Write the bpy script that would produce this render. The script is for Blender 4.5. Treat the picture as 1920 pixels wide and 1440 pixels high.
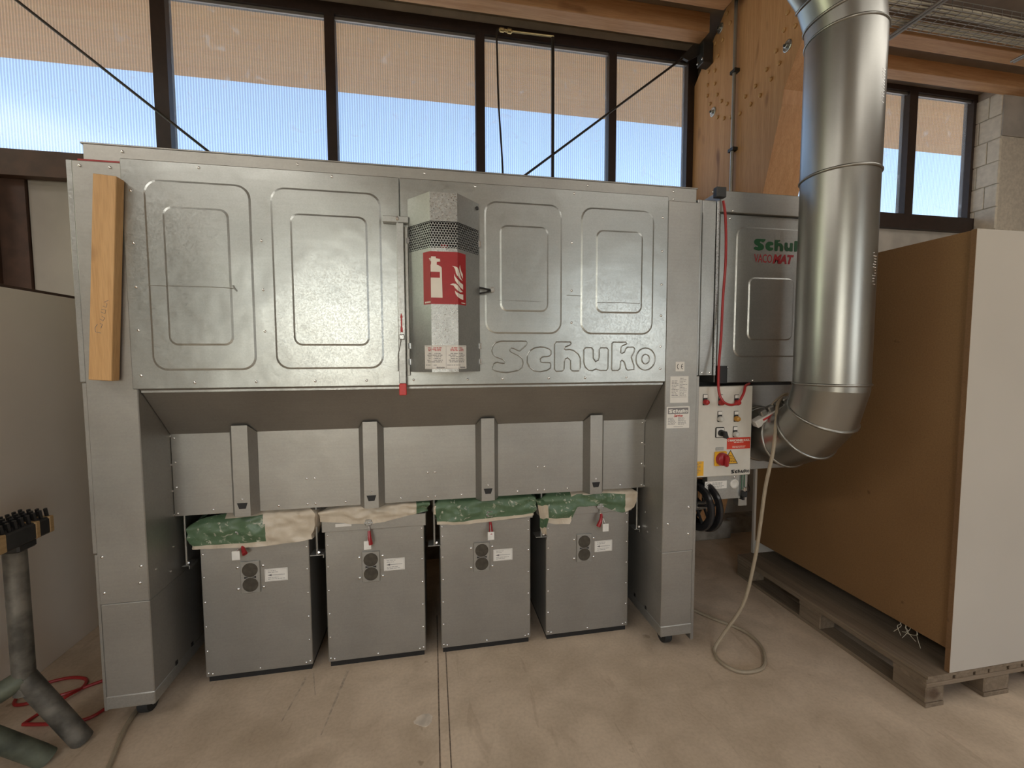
import bpy, bmesh, math, random
from math import pi, sin, cos, radians
from mathutils import Vector, Matrix, noise

for o in list(bpy.data.objects):
    bpy.data.objects.remove(o, do_unlink=True)
scene = bpy.context.scene
COL = scene.collection
random.seed(7)

# ------------------------------------------------------------------ camera
cam_d = bpy.data.cameras.new('camera')
cam_d.sensor_width = 36.0
cam_d.lens = 810 / 1920 * 36
cam_d.clip_start = 0.05
cam = bpy.data.objects.new('camera', cam_d)
COL.objects.link(cam)
yaw, pitch, roll = radians(10.5), radians(3.58), radians(-0.18)
fw = Vector((sin(yaw) * cos(pitch), cos(yaw) * cos(pitch), -sin(pitch)))
rt = Vector((cos(yaw), -sin(yaw), 0))
up = rt.cross(fw)
rt2 = rt * cos(roll) + up * sin(roll)
up2 = rt2.cross(fw)
m = Matrix.Identity(4)
for i in range(3):
    m[i][0], m[i][1], m[i][2] = rt2[i], up2[i], -fw[i]
m.translation = (0, 0, 1.55)
cam.matrix_world = m
scene.camera = cam

# ------------------------------------------------------------------ view / world / lights
vs = scene.view_settings
vs.view_transform = 'Standard'
vs.look = 'None'
vs.gamma = 1.0
vs.use_curve_mapping = False
vs.exposure = 0.0

world = bpy.data.worlds.new('sky')
scene.world = world
world.use_nodes = True
wn = world.node_tree.nodes
wl = world.node_tree.links
sky = wn.new('ShaderNodeTexSky')
sky.sky_type = 'NISHITA'
sky.sun_disc = False
sky.sun_elevation = radians(48)
sky.sun_rotation = radians(200)
sky.air_density = 1.0
sky.dust_density = 2.2
sky.ozone_density = 1.0
wl.new(sky.outputs[0], wn['Background'].inputs[0])
wn['Background'].inputs[1].default_value = 0.47

sun_d = bpy.data.lights.new('sun', 'SUN')
sun_d.energy = 9.0
sun_d.angle = radians(0.6)
sun_d.color = (1, .95, .86)
sun = bpy.data.objects.new('sun', sun_d)
sun.rotation_euler = Vector((0.25, 0.75, -0.95)).to_track_quat('-Z', 'Y').to_euler()
sun.location = (0, -20, 25)
COL.objects.link(sun)


def area(name, loc, direction, sx, sy, power, color):
    d = bpy.data.lights.new(name, 'AREA')
    d.shape = 'RECTANGLE'
    d.size, d.size_y = sx, sy
    d.energy = power
    d.color = color
    o = bpy.data.objects.new(name, d)
    o.location = loc
    o.rotation_euler = Vector(direction).to_track_quat('-Z', 'Y').to_euler()
    COL.objects.link(o)
    return o


# daylight of the windows in the opposite and left walls, then added overhead fill
area('window_daylight_a', (-1.9, -5.93, 2.0), (0, 1, 0.0), 2.6, 2.6, 62, (.97, 1.0, .92))
area('window_daylight_b', (4.6, -5.93, 2.0), (0, 1, 0.0), 2.4, 2.6, 46, (.93, .98, 1.0))
area('window_daylight_c', (-6.93, 2.0, 2.35), (1, 0, 0), 2.4, 1.7, 60, (.93, 1.0, .62))
area('overhead_fill_a', (-3.0, 0.05, 3.95), (0.1, 0.1, -1), 4.2, .9, 86, (1.0, .95, .87))  # soft overhead light added to brighten the floor, no rooflight known
area('overhead_fill_b', (3.0, 0.05, 3.95), (-0.1, 0.1, -1), 4.2, .9, 46, (1.0, .95, .87))  # weaker added overhead light on the right, no rooflight known


# ------------------------------------------------------------------ material helpers
MATS = {}


def new_mat(name):
    mt = bpy.data.materials.new(name)
    mt.use_nodes = True
    nt = mt.node_tree
    MATS[name] = mt
    return mt, nt, nt.nodes, nt.links, nt.nodes['Principled BSDF']


def noise_col(nt, scale, c1, c2, lo=.35, hi=.65, detail=4, stretch=None, dist=0.0):
    n, l = nt.nodes, nt.links
    tc = n.new('ShaderNodeTexCoord')
    src = tc.outputs['Object']
    if stretch:
        mp = n.new('ShaderNodeMapping')
        mp.inputs['Scale'].default_value = stretch
        l.new(src, mp.inputs[0])
        src = mp.outputs[0]
    t = n.new('ShaderNodeTexNoise')
    t.inputs['Scale'].default_value = scale
    t.inputs['Detail'].default_value = detail
    t.inputs['Distortion'].default_value = dist
    l.new(src, t.inputs[0])
    r = n.new('ShaderNodeValToRGB')
    r.color_ramp.elements[0].position = lo
    r.color_ramp.elements[1].position = hi
    r.color_ramp.elements[0].color = (*c1, 1)
    r.color_ramp.elements[1].color = (*c2, 1)
    l.new(t.outputs[0], r.inputs[0])
    return r.outputs[0], t.outputs[0], src


def plain(name, col, rough=.5, metal=0.0, var=.06, scale=30, bump=0.0, spec=.5):
    mt, nt, n, l, b = new_mat(name)
    c1 = tuple(max(0, c * (1 - var)) for c in col)
    c2 = tuple(min(1, c * (1 + var)) for c in col)
    co, f, _ = noise_col(nt, scale, c1, c2)
    l.new(co, b.inputs['Base Color'])
    b.inputs['Roughness'].default_value = rough
    b.inputs['Metallic'].default_value = metal
    b.inputs['Specular IOR Level'].default_value = spec
    if bump:
        bp = n.new('ShaderNodeBump')
        bp.inputs['Strength'].default_value = bump
        bp.inputs['Distance'].default_value = .002
        l.new(f, bp.inputs['Height'])
        l.new(bp.outputs[0], b.inputs['Normal'])
    return mt


def mix_rgb(nt, a, b_, f, blend='MIX'):
    mx = nt.nodes.new('ShaderNodeMix')
    mx.data_type = 'RGBA'
    mx.blend_type = blend
    for s, v in ((mx.inputs[0], f), (mx.inputs[6], a), (mx.inputs[7], b_)):
        if isinstance(v, (int, float)):
            s.default_value = v
        elif isinstance(v, tuple):
            s.default_value = (*v, 1)
        else:
            nt.links.new(v, s)
    return mx.outputs[2]


def galv(name, col=(.60, .61, .60), rough=.40, metal=.8, spangle=.10, sscale=90, streak=True, stain=0.0, wob=.25, rv=.07):
    """galvanised sheet: zinc spangle, drawing streaks, a few rub marks"""
    mt, nt, n, l, b = new_mat(name)
    tc = n.new('ShaderNodeTexCoord')
    v = n.new('ShaderNodeTexVoronoi')
    v.inputs['Scale'].default_value = sscale
    l.new(tc.outputs['Object'], v.inputs[0])
    sep = n.new('ShaderNodeSeparateColor')
    l.new(v.outputs['Color'], sep.inputs[0])
    big, bigf, _ = noise_col(nt, 3.2, tuple(c * .90 for c in col), tuple(min(1, c * 1.07) for c in col), .3, .7, 3)
    lo = tuple(1 - spangle for _ in range(3))
    hi = (1, 1, 1)
    sp = mix_rgb(nt, lo, hi, sep.outputs[0])
    c = mix_rgb(nt, big, sp, 1.0, 'MULTIPLY')
    if streak:
        st, stf, _ = noise_col(nt, 14, (.97, .97, .97), (1, 1, 1), .35, .6, 3, (.35, 8, 8))
        c = mix_rgb(nt, c, st, 1.0, 'MULTIPLY')
    if stain:
        sn, sf, _ = noise_col(nt, 9, (.62, .58, .5), (1, 1, 1), .30, .40, 6, None, .6)
        c = mix_rgb(nt, c, sn, stain, 'MULTIPLY')
    l.new(c, b.inputs['Base Color'])
    b.inputs['Metallic'].default_value = metal
    mr = n.new('ShaderNodeMapRange')
    mr.inputs[3].default_value = rough - rv
    mr.inputs[4].default_value = rough + rv
    l.new(sep.outputs[1], mr.inputs[0])
    l.new(mr.outputs[0], b.inputs['Roughness'])
    if not wob:
        return mt
    bp = n.new('ShaderNodeBump')
    bp.inputs['Strength'].default_value = wob
    bp.inputs['Distance'].default_value = .03
    l.new(bigf, bp.inputs['Height'])
    l.new(bp.outputs[0], b.inputs['Normal'])
    return mt


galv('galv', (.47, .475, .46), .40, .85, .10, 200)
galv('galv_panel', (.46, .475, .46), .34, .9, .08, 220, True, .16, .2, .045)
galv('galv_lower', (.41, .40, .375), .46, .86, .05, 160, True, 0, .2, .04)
galv('galv_bright', (.56, .57, .56), .33, .9, .22, 230, False)
galv('galv_duct', (.37, .365, .34), .335, .97, .03, 300, False, 0, 0, .008)
plain('screw', (.78, .78, .77), .22, 1.0, .03)
plain('steel_dark', (.06, .06, .06), .45, .6)
plain('black', (.012, .012, .013), .5)
plain('black_gloss', (.018, .018, .02), .22)
plain('rubber', (.02, .02, .02), .7)
plain('white_paint', (.74, .71, .66), .45)
plain('cabinet_paint', (.63, .60, .54), .42, 0, .02)
plain('paper', (.78, .75, .70), .6, 0, .02)
plain('print_black', (.02, .02, .02), .6)
plain('print_grey', (.22, .21, .21), .6)
plain('print_red', (.50, .05, .05), .6)
plain('sign_red', (.36, .018, .022), .38, 0, .05)
plain('sign_cream', (.80, .74, .65), .5, 0, .02)
plain('label_red', (.62, .045, .02), .45)
plain('yellow', (.80, .42, .02), .45)
plain('red_plastic', (.32, .012, .018), .3)
plain('red_tape', (.62, .05, .05), .4)
plain('red_hose', (.36, .02, .02), .4)
plain('red_lamp', (.38, .02, .02), .25)
plain('clear_lamp', (.55, .54, .50), .25)
plain('amber_lamp', (.45, .22, .03), .25)
plain('green_logo', (.012, .085, .03), .45)
plain('red_logo', (.38, .02, .03), .45)
plain('white_plastic', (.72, .70, .66), .35)
plain('cable_beige', (.34, .28, .20), .55)
plain('cable_green', (.05, .12, .07), .5)
plain('brass', (.55, .42, .2), .35, .9)
plain('pipe_black', (.03, .025, .022), .45, .3)
plain('frame_brown', (.028, .016, .012), .5, 0, .15)
plain('beam_brown', (.065, .032, .020), .55, 0, .2, 12)
plain('joint_dark', (.16, .12, .09), .9, 0, .4, 60)
plain('floor_light', (.62, .54, .45), .8, 0, .15, 30)
plain('floor_scrape', (.44, .355, .27), .8, 0, .25, 40)
plain('plaster_grey', (.42, .39, .35), .85, 0, .12, 6, .3)
plain('concrete_plinth', (.30, .27, .23), .9, 0, .2, 14, .5)
plain('brick_red', (.22, .09, .045), .85, 0, .2, 20, .5)
plain('brick_white', (.68, .63, .53), .75, 0, .08, 25, .4)
plain('mortar', (.56, .51, .43), .9, 0, .1, 40, .4)
plain('ceiling_board', (.26, .20, .15), .8, 0, .12, 5)
plain('hall_wall', (.50, .46, .41), .85, 0, .08, 3)
plain('wall_panel_grey', (.36, .33, .29), .6, 0, .05, 4)
plain('blue_grey', (.28, .33, .36), .5, .3, .15, 9)
plain('outdoor_ground', (.46, .43, .38), .9, 0, .1, 1.5)
plain('tag_white', (.80, .78, .74), .4)
plain('glass_dark', (.07, .062, .05), .12, 0, .2, 40)
plain('cable_grey', (.32, .30, .27), .6, 0, .1, 20)
plain('cable_white', (.66, .62, .50), .6, 0, .1, 20)
plain('stand_steel', (.16, .15, .13), .5, .5, .45, 14, .3)
plain('stand_green', (.10, .11, .08), .6, .2, .45, 11, .3)


def wood(name, c1, c2, axis='z', rough=.6, scale=5.0, knots=True):
    mt, nt, n, l, b = new_mat(name)
    st = {'x': (.25, 5, 5), 'y': (5, .25, 5), 'z': (5, 5, .25)}[axis]
    co, f, src = noise_col(nt, scale, c1, c2, .3, .7, 6, st, 1.2)
    fine, ff, _ = noise_col(nt, scale * 9, (.86, .84, .80), (1, 1, 1), .3, .6, 2, st)
    c = mix_rgb(nt, co, fine, 1.0, 'MULTIPLY')
    if knots:
        st2 = {'x': (.55, 1.6, 1.6), 'y': (1.6, .55, 1.6), 'z': (1.6, 1.6, .55)}[axis]
        kn, kf, _ = noise_col(nt, 5.2, (.42, .32, .25), (1, 1, 1), .22, .31, 1, st2)
        c = mix_rgb(nt, c, kn, .85, 'MULTIPLY')
    l.new(c, b.inputs['Base Color'])
    b.inputs['Roughness'].default_value = rough
    bp = n.new('ShaderNodeBump')
    bp.inputs['Strength'].default_value = .25
    bp.inputs['Distance'].default_value = .002
    l.new(ff, bp.inputs['Height'])
    l.new(bp.outputs[0], b.inputs['Normal'])
    return mt


wood('glulam', (.50, .25, .105), (.60, .33, .155), 'z')
wood('purlin_wood', (.48, .25, .11), (.62, .36, .18), 'x')
wood('soffit_wood', (.80, .42, .13), (.86, .50, .18), 'x', .7, 4, False)
wood('plank_wood', (.56, .32, .13), (.66, .40, .18), 'z', .55)
wood('pallet_wood', (.17, .125, .085), (.26, .20, .14), 'y', .8)
wood('pallet_cross', (.17, .125, .085), (.27, .205, .145), 'x', .8)
wood('yellow_wood', (.34, .22, .10), (.44, .30, .15), 'y', .6, 5, False)


def chipboard(name, c1, c2):
    mt, nt, n, l, b = new_mat(name)
    co, f, _ = noise_col(nt, 1.6, c1, c2, .3, .7, 3)
    fine, ff, _ = noise_col(nt, 160, (.84, .82, .80), (1, 1, 1), .3, .65, 3)
    fleck, _, _ = noise_col(nt, 16, (.55, .5, .45), (1, 1, 1), .24, .28, 2)
    c = mix_rgb(nt, co, fine, 1.0, 'MULTIPLY')
    c = mix_rgb(nt, c, fleck, .7, 'MULTIPLY')
    l.new(c, b.inputs['Base Color'])
    b.inputs['Roughness'].default_value = .65
    return mt


chipboard('chip_brown', (.235, .128, .052), (.275, .155, .066))
chipboard('chip_edge', (.17, .09, .04), (.25, .14, .065))


def white_board(name, col, marks=.8):
    mt, nt, n, l, b = new_mat(name)
    co, f, _ = noise_col(nt, 2.0, tuple(c * .96 for c in col), tuple(c * 1.03 for c in col), .3, .7, 3)
    sc, sf, _ = noise_col(nt, 7.5, (.42, .40, .37), (1, 1, 1), .215, .25, 5, (1, 1, 1.6), 1.4)
    c = mix_rgb(nt, co, sc, marks, 'MULTIPLY')
    l.new(c, b.inputs['Base Color'])
    b.inputs['Roughness'].default_value = .42
    return mt


white_board('board_white', (.53, .49, .435), .75)
white_board('board_left', (.86, .77, .67), .25)


def concrete():
    mt, nt, n, l, b = new_mat('concrete_floor')
    big, bf, _ = noise_col(nt, .9, (.57, .46, .345), (.70, .58, .45), .3, .7, 6)
    med, mf, _ = noise_col(nt, 5, (.80, .78, .75), (1.04, 1.03, 1.02), .3, .62, 8, None, .5)
    fine, ff, _ = noise_col(nt, 70, (.90, .89, .88), (1, 1, 1), .3, .6, 4)
    spots, sf, _ = noise_col(nt, 11, (.55, .50, .45), (1, 1, 1), .25, .30, 3)
    smear, _, _ = noise_col(nt, 6, (.76, .73, .70), (1, 1, 1), .30, .36, 4, (2.2, .35, 1), 1.0)
    c = mix_rgb(nt, big, med, 1.0, 'MULTIPLY')
    c = mix_rgb(nt, c, fine, 1.0, 'MULTIPLY')
    c = mix_rgb(nt, c, spots, .6, 'MULTIPLY')
    c = mix_rgb(nt, c, smear, .5, 'MULTIPLY')
    l.new(c, b.inputs['Base Color'])
    b.inputs['Roughness'].default_value = .72
    b.inputs['Specular IOR Level'].default_value = .3
    bp = n.new('ShaderNodeBump')
    bp.inputs['Strength'].default_value = .2
    bp.inputs['Distance'].default_value = .004
    l.new(mf, bp.inputs['Height'])
    l.new(bp.outputs[0], b.inputs['Normal'])


concrete()


def polycarbonate():
    """multiwall polycarbonate: mostly see-through with vertical webs that scatter"""
    mt, nt, n, l, b = new_mat('polycarbonate')
    tc = n.new('ShaderNodeTexCoord')
    wv = n.new('ShaderNodeTexWave')
    wv.wave_type = 'BANDS'
    wv.bands_direction = 'X'
    wv.inputs['Scale'].default_value = 18.5
    wv.inputs['Distortion'].default_value = .5
    wv.inputs['Detail'].default_value = 1
    wv.inputs['Detail Scale'].default_value = .6
    l.new(tc.outputs['Object'], wv.inputs[0])
    dirt, df, _ = noise_col(nt, 9, (0, 0, 0), (1, 1, 1), .62, .72, 6, None, .8)
    ramp = n.new('ShaderNodeValToRGB')
    ramp.color_ramp.elements[0].position = .35
    ramp.color_ramp.elements[1].position = .9
    ramp.color_ramp.elements[0].color = (.80, .80, .80, 1)
    ramp.color_ramp.elements[1].color = (.99, .99, .99, 1)
    l.new(wv.outputs['Fac'], ramp.inputs[0])
    tr = n.new('ShaderNodeBsdfTransparent')
    l.new(ramp.outputs[0], tr.inputs[0])
    tl = n.new('ShaderNodeBsdfTranslucent')
    tl.inputs[0].default_value = (.80, .82, .84, 1)
    m1 = n.new('ShaderNodeMixShader')
    mr = n.new('ShaderNodeMapRange')
    mr.inputs[3].default_value = .10
    mr.inputs[4].default_value = .22
    l.new(dirt, mr.inputs[0])
    l.new(mr.outputs[0], m1.inputs[0])
    l.new(tr.outputs[0], m1.inputs[1])
    l.new(tl.outputs[0], m1.inputs[2])
    gl = n.new('ShaderNodeBsdfGlossy')
    gl.inputs['Roughness'].default_value = .2
    m2 = n.new('ShaderNodeMixShader')
    m2.inputs[0].default_value = .03
    l.new(m1.outputs[0], m2.inputs[1])
    l.new(gl.outputs[0], m2.inputs[2])
    l.new(m2.outputs[0], n['Material Output'].inputs[0])


polycarbonate()


def bag_mat(name, c1, c2, white=.0):
    mt, nt, n, l, b = new_mat(name)
    co, f, _ = noise_col(nt, 14, c1, c2, .3, .7, 5, None, .8)
    if white:
        cr, cf, _ = noise_col(nt, 26, (0, 0, 0), (1, 1, 1), .60, .70, 6, None, 1.6)
        co = mix_rgb(nt, co, (.50, .50, .40), cr)
    l.new(co, b.inputs['Base Color'])
    b.inputs['Roughness'].default_value = .38
    bp = n.new('ShaderNodeBump')
    bp.inputs['Strength'].default_value = .5
    bp.inputs['Distance'].default_value = .006
    l.new(f, bp.inputs['Height'])
    l.new(bp.outputs[0], b.inputs['Normal'])


bag_mat('bag_cream', (.52, .44, .34), (.64, .56, .45))
bag_mat('bag_green', (.07, .125, .065), (.115, .185, .105), 1)


# ------------------------------------------------------------------ mesh helpers
class MB:
    def __init__(s):
        s.v, s.f, s.mi, s.cur = [], [], [], 0

    def add(s, vs, fs):
        k = len(s.v)
        s.v += [tuple(p) for p in vs]
        s.f += [tuple(i + k for i in f) for f in fs]
        s.mi += [s.cur] * len(fs)
        return s

    def box(s, x0, x1, y0, y1, z0, z1):
        return s.add([(x0, y0, z0), (x1, y0, z0), (x1, y1, z0), (x0, y1, z0), (x0, y0, z1), (x1, y0, z1), (x1, y1, z1), (x0, y1, z1)],
                     [(0, 3, 2, 1), (4, 5, 6, 7), (0, 1, 5, 4), (1, 2, 6, 5), (2, 3, 7, 6), (3, 0, 4, 7)])

    def bbox(s, x0, x1, y0, y1, z0, z1, b=.003):
        """box with chamfered edges"""
        bm = bmesh.new()
        bmesh.ops.create_cube(bm, size=1)
        for v in bm.verts:
            v.co = Vector(((x0 + x1) / 2 + v.co.x * (x1 - x0), (y0 + y1) / 2 + v.co.y * (y1 - y0), (z0 + z1) / 2 + v.co.z * (z1 - z0)))
        bmesh.ops.bevel(bm, geom=list(bm.edges), offset=b, segments=1, affect='EDGES')
        bm.verts.ensure_lookup_table()
        s.add([v.co[:] for v in bm.verts], [tuple(v.index for v in f.verts) for f in bm.faces])
        bm.free()
        return s

    def prism(s, poly, axis, a0, a1):
        """poly: list of 2D points in the plane normal to axis (x: (y,z), y: (x,z), z: (x,y))"""
        def P(p, a):
            return {'x': (a, p[0], p[1]), 'y': (p[0], a, p[1]), 'z': (p[0], p[1], a)}[axis]
        n = len(poly)
        return s.add([P(p, a0) for p in poly] + [P(p, a1) for p in poly],
                     [tuple(range(n - 1, -1, -1)), tuple(range(n, 2 * n))] + [(i, (i + 1) % n, n + (i + 1) % n, n + i) for i in range(n)])

    def ring_loft(s, rings, cap0=True, cap1=True, closed=True):
        n = len(rings[0])
        vs = [p for r in rings for p in r]
        fs = []
        for k in range(len(rings) - 1):
            for i in range(n if closed else n - 1):
                j = (i + 1) % n
                fs.append((k * n + i, k * n + j, (k + 1) * n + j, (k + 1) * n + i))
        if cap0:
            fs.append(tuple(range(n - 1, -1, -1)))
        if cap1:
            fs.append(tuple((len(rings) - 1) * n + i for i in range(n)))
        return s.add(vs, fs)

    def tube(s, pts, r, n=8, caps=True):
        pts = [Vector(p) for p in pts]
        rs = r if isinstance(r, (list, tuple)) else [r] * len(pts)
        rings = []
        prev = None
        for i, p in enumerate(pts):
            d = (pts[min(i + 1, len(pts) - 1)] - pts[max(i - 1, 0)]).normalized()
            if prev is None:
                a = d.cross(Vector((0, 0, 1)))
                if a.length < .05:
                    a = d.cross(Vector((1, 0, 0)))
            else:
                a = prev - d * prev.dot(d)
            a.normalize()
            prev = a
            b = d.cross(a)
            rings.append([p + a * rs[i] * cos(t * 2 * pi / n) + b * rs[i] * sin(t * 2 * pi / n) for t in range(n)])
        return s.ring_loft(rings, caps, caps)

    def lathe(s, prof, center, axis, n=20):
        """prof: (radius, height) list revolved round axis through center"""
        c = Vector(center)
        d = Vector(axis).normalized()
        a = d.cross(Vector((0, 0, 1)))
        if a.length < .05:
            a = d.cross(Vector((1, 0, 0)))
        a.normalize()
        b = d.cross(a)
        rings = [[c + d * h + (a * cos(t * 2 * pi / n) + b * sin(t * 2 * pi / n)) * r for t in range(n)] for r, h in prof]
        return s.ring_loft(rings)

    def dome(s, p, nrm, r=.006, h=.5):
        return s.lathe([(r, 0), (r * .9, r * h * .6), (r * .45, r * h)], p, nrm, 7)

    def build(s, name, mat, parent=None, smooth=False, kind=None, label=None, org=None):
        me = bpy.data.meshes.new(name)
        og = ORG[parent.name] if parent else Vector(org if org else (0, 0, 0))
        me.from_pydata([tuple(Vector(p) - og) for p in s.v], [], s.f)
        mats = mat if isinstance(mat, (list, tuple)) else [mat]
        for mm in mats:
            me.materials.append(MATS[mm])
        if len(mats) > 1:
            me.polygons.foreach_set('material_index', s.mi)
        bm = bmesh.new()
        bm.from_mesh(me)
        bmesh.ops.recalc_face_normals(bm, faces=bm.faces)
        bm.to_mesh(me)
        bm.free()
        if smooth:
            for p in me.polygons:
                p.use_smooth = True
            try:
                me.set_sharp_from_angle(angle=radians(smooth if not isinstance(smooth, bool) else 40))
            except Exception:
                pass
        me.update()
        o = bpy.data.objects.new(name, me)
        COL.objects.link(o)
        if parent:
            o.parent = parent
        else:
            o.location = og
        ORG[o.name] = og
        if kind:
            o['kind'] = kind
        if label:
            o['label'] = label
        return o


ORG = {}


def thing(name, loc, label, cat, group=None):
    o = bpy.data.objects.new(name, None)
    o.empty_display_size = .1
    COL.objects.link(o)
    o.location = loc
    ORG[o.name] = Vector(loc)
    o['label'] = label
    o['category'] = cat
    if group:
        o['group'] = group
    return o


def tag(o, label, cat, group=None):
    o['label'] = label
    o['category'] = cat
    if group:
        o['group'] = group
    return o


def struct(name, mb, mat, smooth=False, parent=None):
    o = mb.build(name, mat, parent, smooth)
    if not parent:
        o['kind'] = 'structure'
    return o


def copies(src, places, parent):
    """alike pieces: same mesh data, other places (offsets)"""
    out = []
    for p in places:
        c = src.copy()
        COL.objects.link(c)
        c.parent = parent
        c.location = p
        ORG[c.name] = ORG[src.name]
        out.append(c)
    return out


def catmull(pts, seg=8):
    pts = [Vector(p) for p in pts]
    out = []
    for i in range(len(pts) - 1):
        p0, p1, p2, p3 = pts[max(i - 1, 0)], pts[i], pts[i + 1], pts[min(i + 2, len(pts) - 1)]
        for k in range(seg):
            t = k / seg
            out.append(.5 * ((2 * p1) + (p2 - p0) * t + (2 * p0 - 5 * p1 + 4 * p2 - p3) * t * t + (3 * p1 - p0 - 3 * p2 + p3) * t ** 3))
    out.append(pts[-1])
    return out


def rrect(x0, x1, z0, z1, r, n=6):
    out = []
    for cx, cz, a0 in ((x1 - r, z1 - r, 0), (x0 + r, z1 - r, 90), (x0 + r, z0 + r, 180), (x1 - r, z0 + r, 270)):
        for k in range(n + 1):
            a = radians(a0 + 90 * k / n)
            out.append((cx + r * cos(a), cz + r * sin(a)))
    return out


def tri_fill(mb, poly, fn, holes=()):
    """triangulated flat polygon (with holes) mapped by fn((u,v)) -> xyz"""
    from mathutils.geometry import tessellate_polygon
    loops = [[Vector((p[0], p[1], 0)) for p in poly]] + [[Vector((p[0], p[1], 0)) for p in h] for h in holes]
    flat = [p for lp in loops for p in lp]
    mb.add([fn((p.x, p.y)) for p in flat], [tuple(t) for t in tessellate_polygon(loops)])


# ------------------------------------------------------------------ logo letters (unit: width 1, height about .178)
_L = {
    'S': [(205, 70), (455, 70), (460, 85), (450, 110), (390, 162), (375, 160), (330, 138), (305, 135), (290, 150), (295, 165), (330, 185), (380, 208), (412, 235), (422, 275), (410, 320), (370, 350), (320, 362), (260, 370), (190, 362), (145, 348), (122, 330), (122, 310), (135, 285), (165, 270), (200, 278), (235, 282), (245, 265), (225, 245), (160, 220), (130, 195), (117, 160), (125, 120), (155, 85)],
    'c': [(590, 125), (640, 128), (685, 145), (700, 160), (700, 195), (680, 215), (615, 220), (592, 240), (595, 265), (615, 275), (690, 278), (697, 290), (695, 330), (660, 352), (590, 365), (530, 355), (485, 320), (462, 270), (462, 210), (490, 160), (540, 132)],
    'h': [(750, 75), (895, 75), (905, 90), (890, 108), (840, 125), (835, 140), (850, 152), (890, 148), (935, 160), (975, 190), (1000, 235), (1000, 330), (985, 360), (920, 360), (900, 340), (898, 255), (870, 230), (845, 240), (835, 270), (832, 340), (815, 360), (755, 362), (735, 340), (735, 95)],
    'u': [(1055, 130), (1115, 130), (1132, 150), (1135, 235), (1160, 268), (1185, 258), (1197, 225), (1197, 150), (1210, 132), (1275, 132), (1292, 150), (1290, 340), (1275, 357), (1210, 357), (1165, 342), (1130, 357), (1090, 355), (1050, 320), (1035, 270), (1035, 150)],
    'k': [(1345, 75), (1480, 75), (1490, 92), (1435, 115), (1425, 140), (1425, 180), (1440, 188), (1465, 175), (1480, 140), (1500, 125), (1560, 125), (1575, 140), (1570, 170), (1540, 225), (1550, 260), (1570, 310), (1570, 350), (1500, 357), (1485, 340), (1465, 275), (1440, 255), (1425, 270), (1420, 340), (1400, 358), (1335, 358), (1330, 340), (1330, 90)],
}


def _n(p):
    return ((p[0] - 117) / 1683, (366 - p[1]) / 1683)


LOGO = [([_n(p) for p in _L[k]], []) for k in 'Schuk']
LOGO.append(([_n((1695 + 105 * cos(a * pi / 12), 245 + 112 * sin(a * pi / 12))) for a in range(24)],
             [[_n((1696 + 43 * cos(a * pi / 8), 246 + 48 * sin(a * pi / 8))) for a in range(16)]]))


def logo(mb, fn, w, x=0, y=0):
    for poly, holes in LOGO:
        tri_fill(mb, [(x + p[0] * w, y + p[1] * w) for p in poly], fn, [[(x + q[0] * w, y + q[1] * w) for q in h] for h in holes])


def text_mesh(mb, body, size, fn, bold=0.0, shear=0.0, width=None):
    cu = bpy.data.curves.new('t', 'FONT')
    cu.body = body
    cu.size = size
    cu.offset = bold
    cu.shear = shear
    cu.resolution_u = 3
    o = bpy.data.objects.new('t', cu)
    COL.objects.link(o)
    dg = bpy.context.evaluated_depsgraph_get()
    me = bpy.data.meshes.new_from_object(o.evaluated_get(dg))
    xs = [v.co.x for v in me.vertices]
    k = 1.0
    if width and xs:
        k = width / (max(xs) - min(xs))
    x0 = min(xs) if xs else 0
    mb.add([fn(((v.co.x - x0) * k, v.co.y)) for v in me.vertices], [tuple(p.vertices) for p in me.polygons])
    bpy.data.objects.remove(o, do_unlink=True)
    bpy.data.meshes.remove(me)
    bpy.data.curves.remove(cu)


def on_y(x0, y, z0):
    return lambda p: (x0 + p[0], y, z0 + p[1])


def rects(mb, fn, items):
    for x0, z0, x1, z1 in items:
        mb.add([fn((x0, z0)), fn((x1, z0)), fn((x1, z1)), fn((x0, z1))], [(0, 1, 2, 3)])


def text_bars(mb, fn, x0, x1, z1, z0, rows, h, rnd, ragged=.35, center=False):
    for k in range(rows):
        z = z1 - (z1 - z0) * (k + .5) / rows
        w = (x1 - x0) * (1 - rnd.random() * ragged)
        a = x0 + ((x1 - x0) - w) / 2 if center else x0
        x = a
        while x < a + w - .002:
            e = min(a + w, x + rnd.uniform(.006, .018))
            rects(mb, fn, [(x, z - h / 2, e, z + h / 2)])
            x = e + .0025


# ================================================================== THE SETTING
WY = 3.40   # inner face of the window wall
HX0, HX1, HY0 = -7.0, 7.5, -6.0
CZ = 4.12   # underside of the ceiling boards

fl = struct('floor', MB().box(HX0, HX1, HY0, WY + .06, -.15, 0), 'concrete_floor')

# lower wall, with the window openings left free above
W0, W1 = -3.85, 2.11     # long window strip
V0, V1 = 2.55, 5.09      # window beyond the timber frame
WB, WT = 2.86, 3.97
wall = MB()
WO = WY + .06
wall.box(HX0, HX1, WY, WO, 0, WB - .10)
wall.box(HX0, W0 - .08, WY, WO, WB - .10, CZ)
wall.box(W1 + .09, V0 - .08, WY, WO, WB - .10, CZ)
wall.box(V1 + .05, HX1, WY, WO, WB - .10, CZ)
wall.box(W0 - .08, V1 + .05, WY, WO, WT + .08, CZ)
wb = struct('wall_back', wall, 'plaster_grey')
MB().box(-1.2, HX1, WY - .11, WY, 0, .14).build('plinth', 'concrete_plinth', wb)
# ribbed wall panels left of the machine
px0 = -2.535
pan = MB().box(px0, px0 + .34, WY - .03, WY, 0, 2.70)
p0 = pan.build('panel', 'wall_panel_grey', wb)
copies(p0, [(.345 * k, 0, 0) for k in range(1, 4)], wb)
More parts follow.
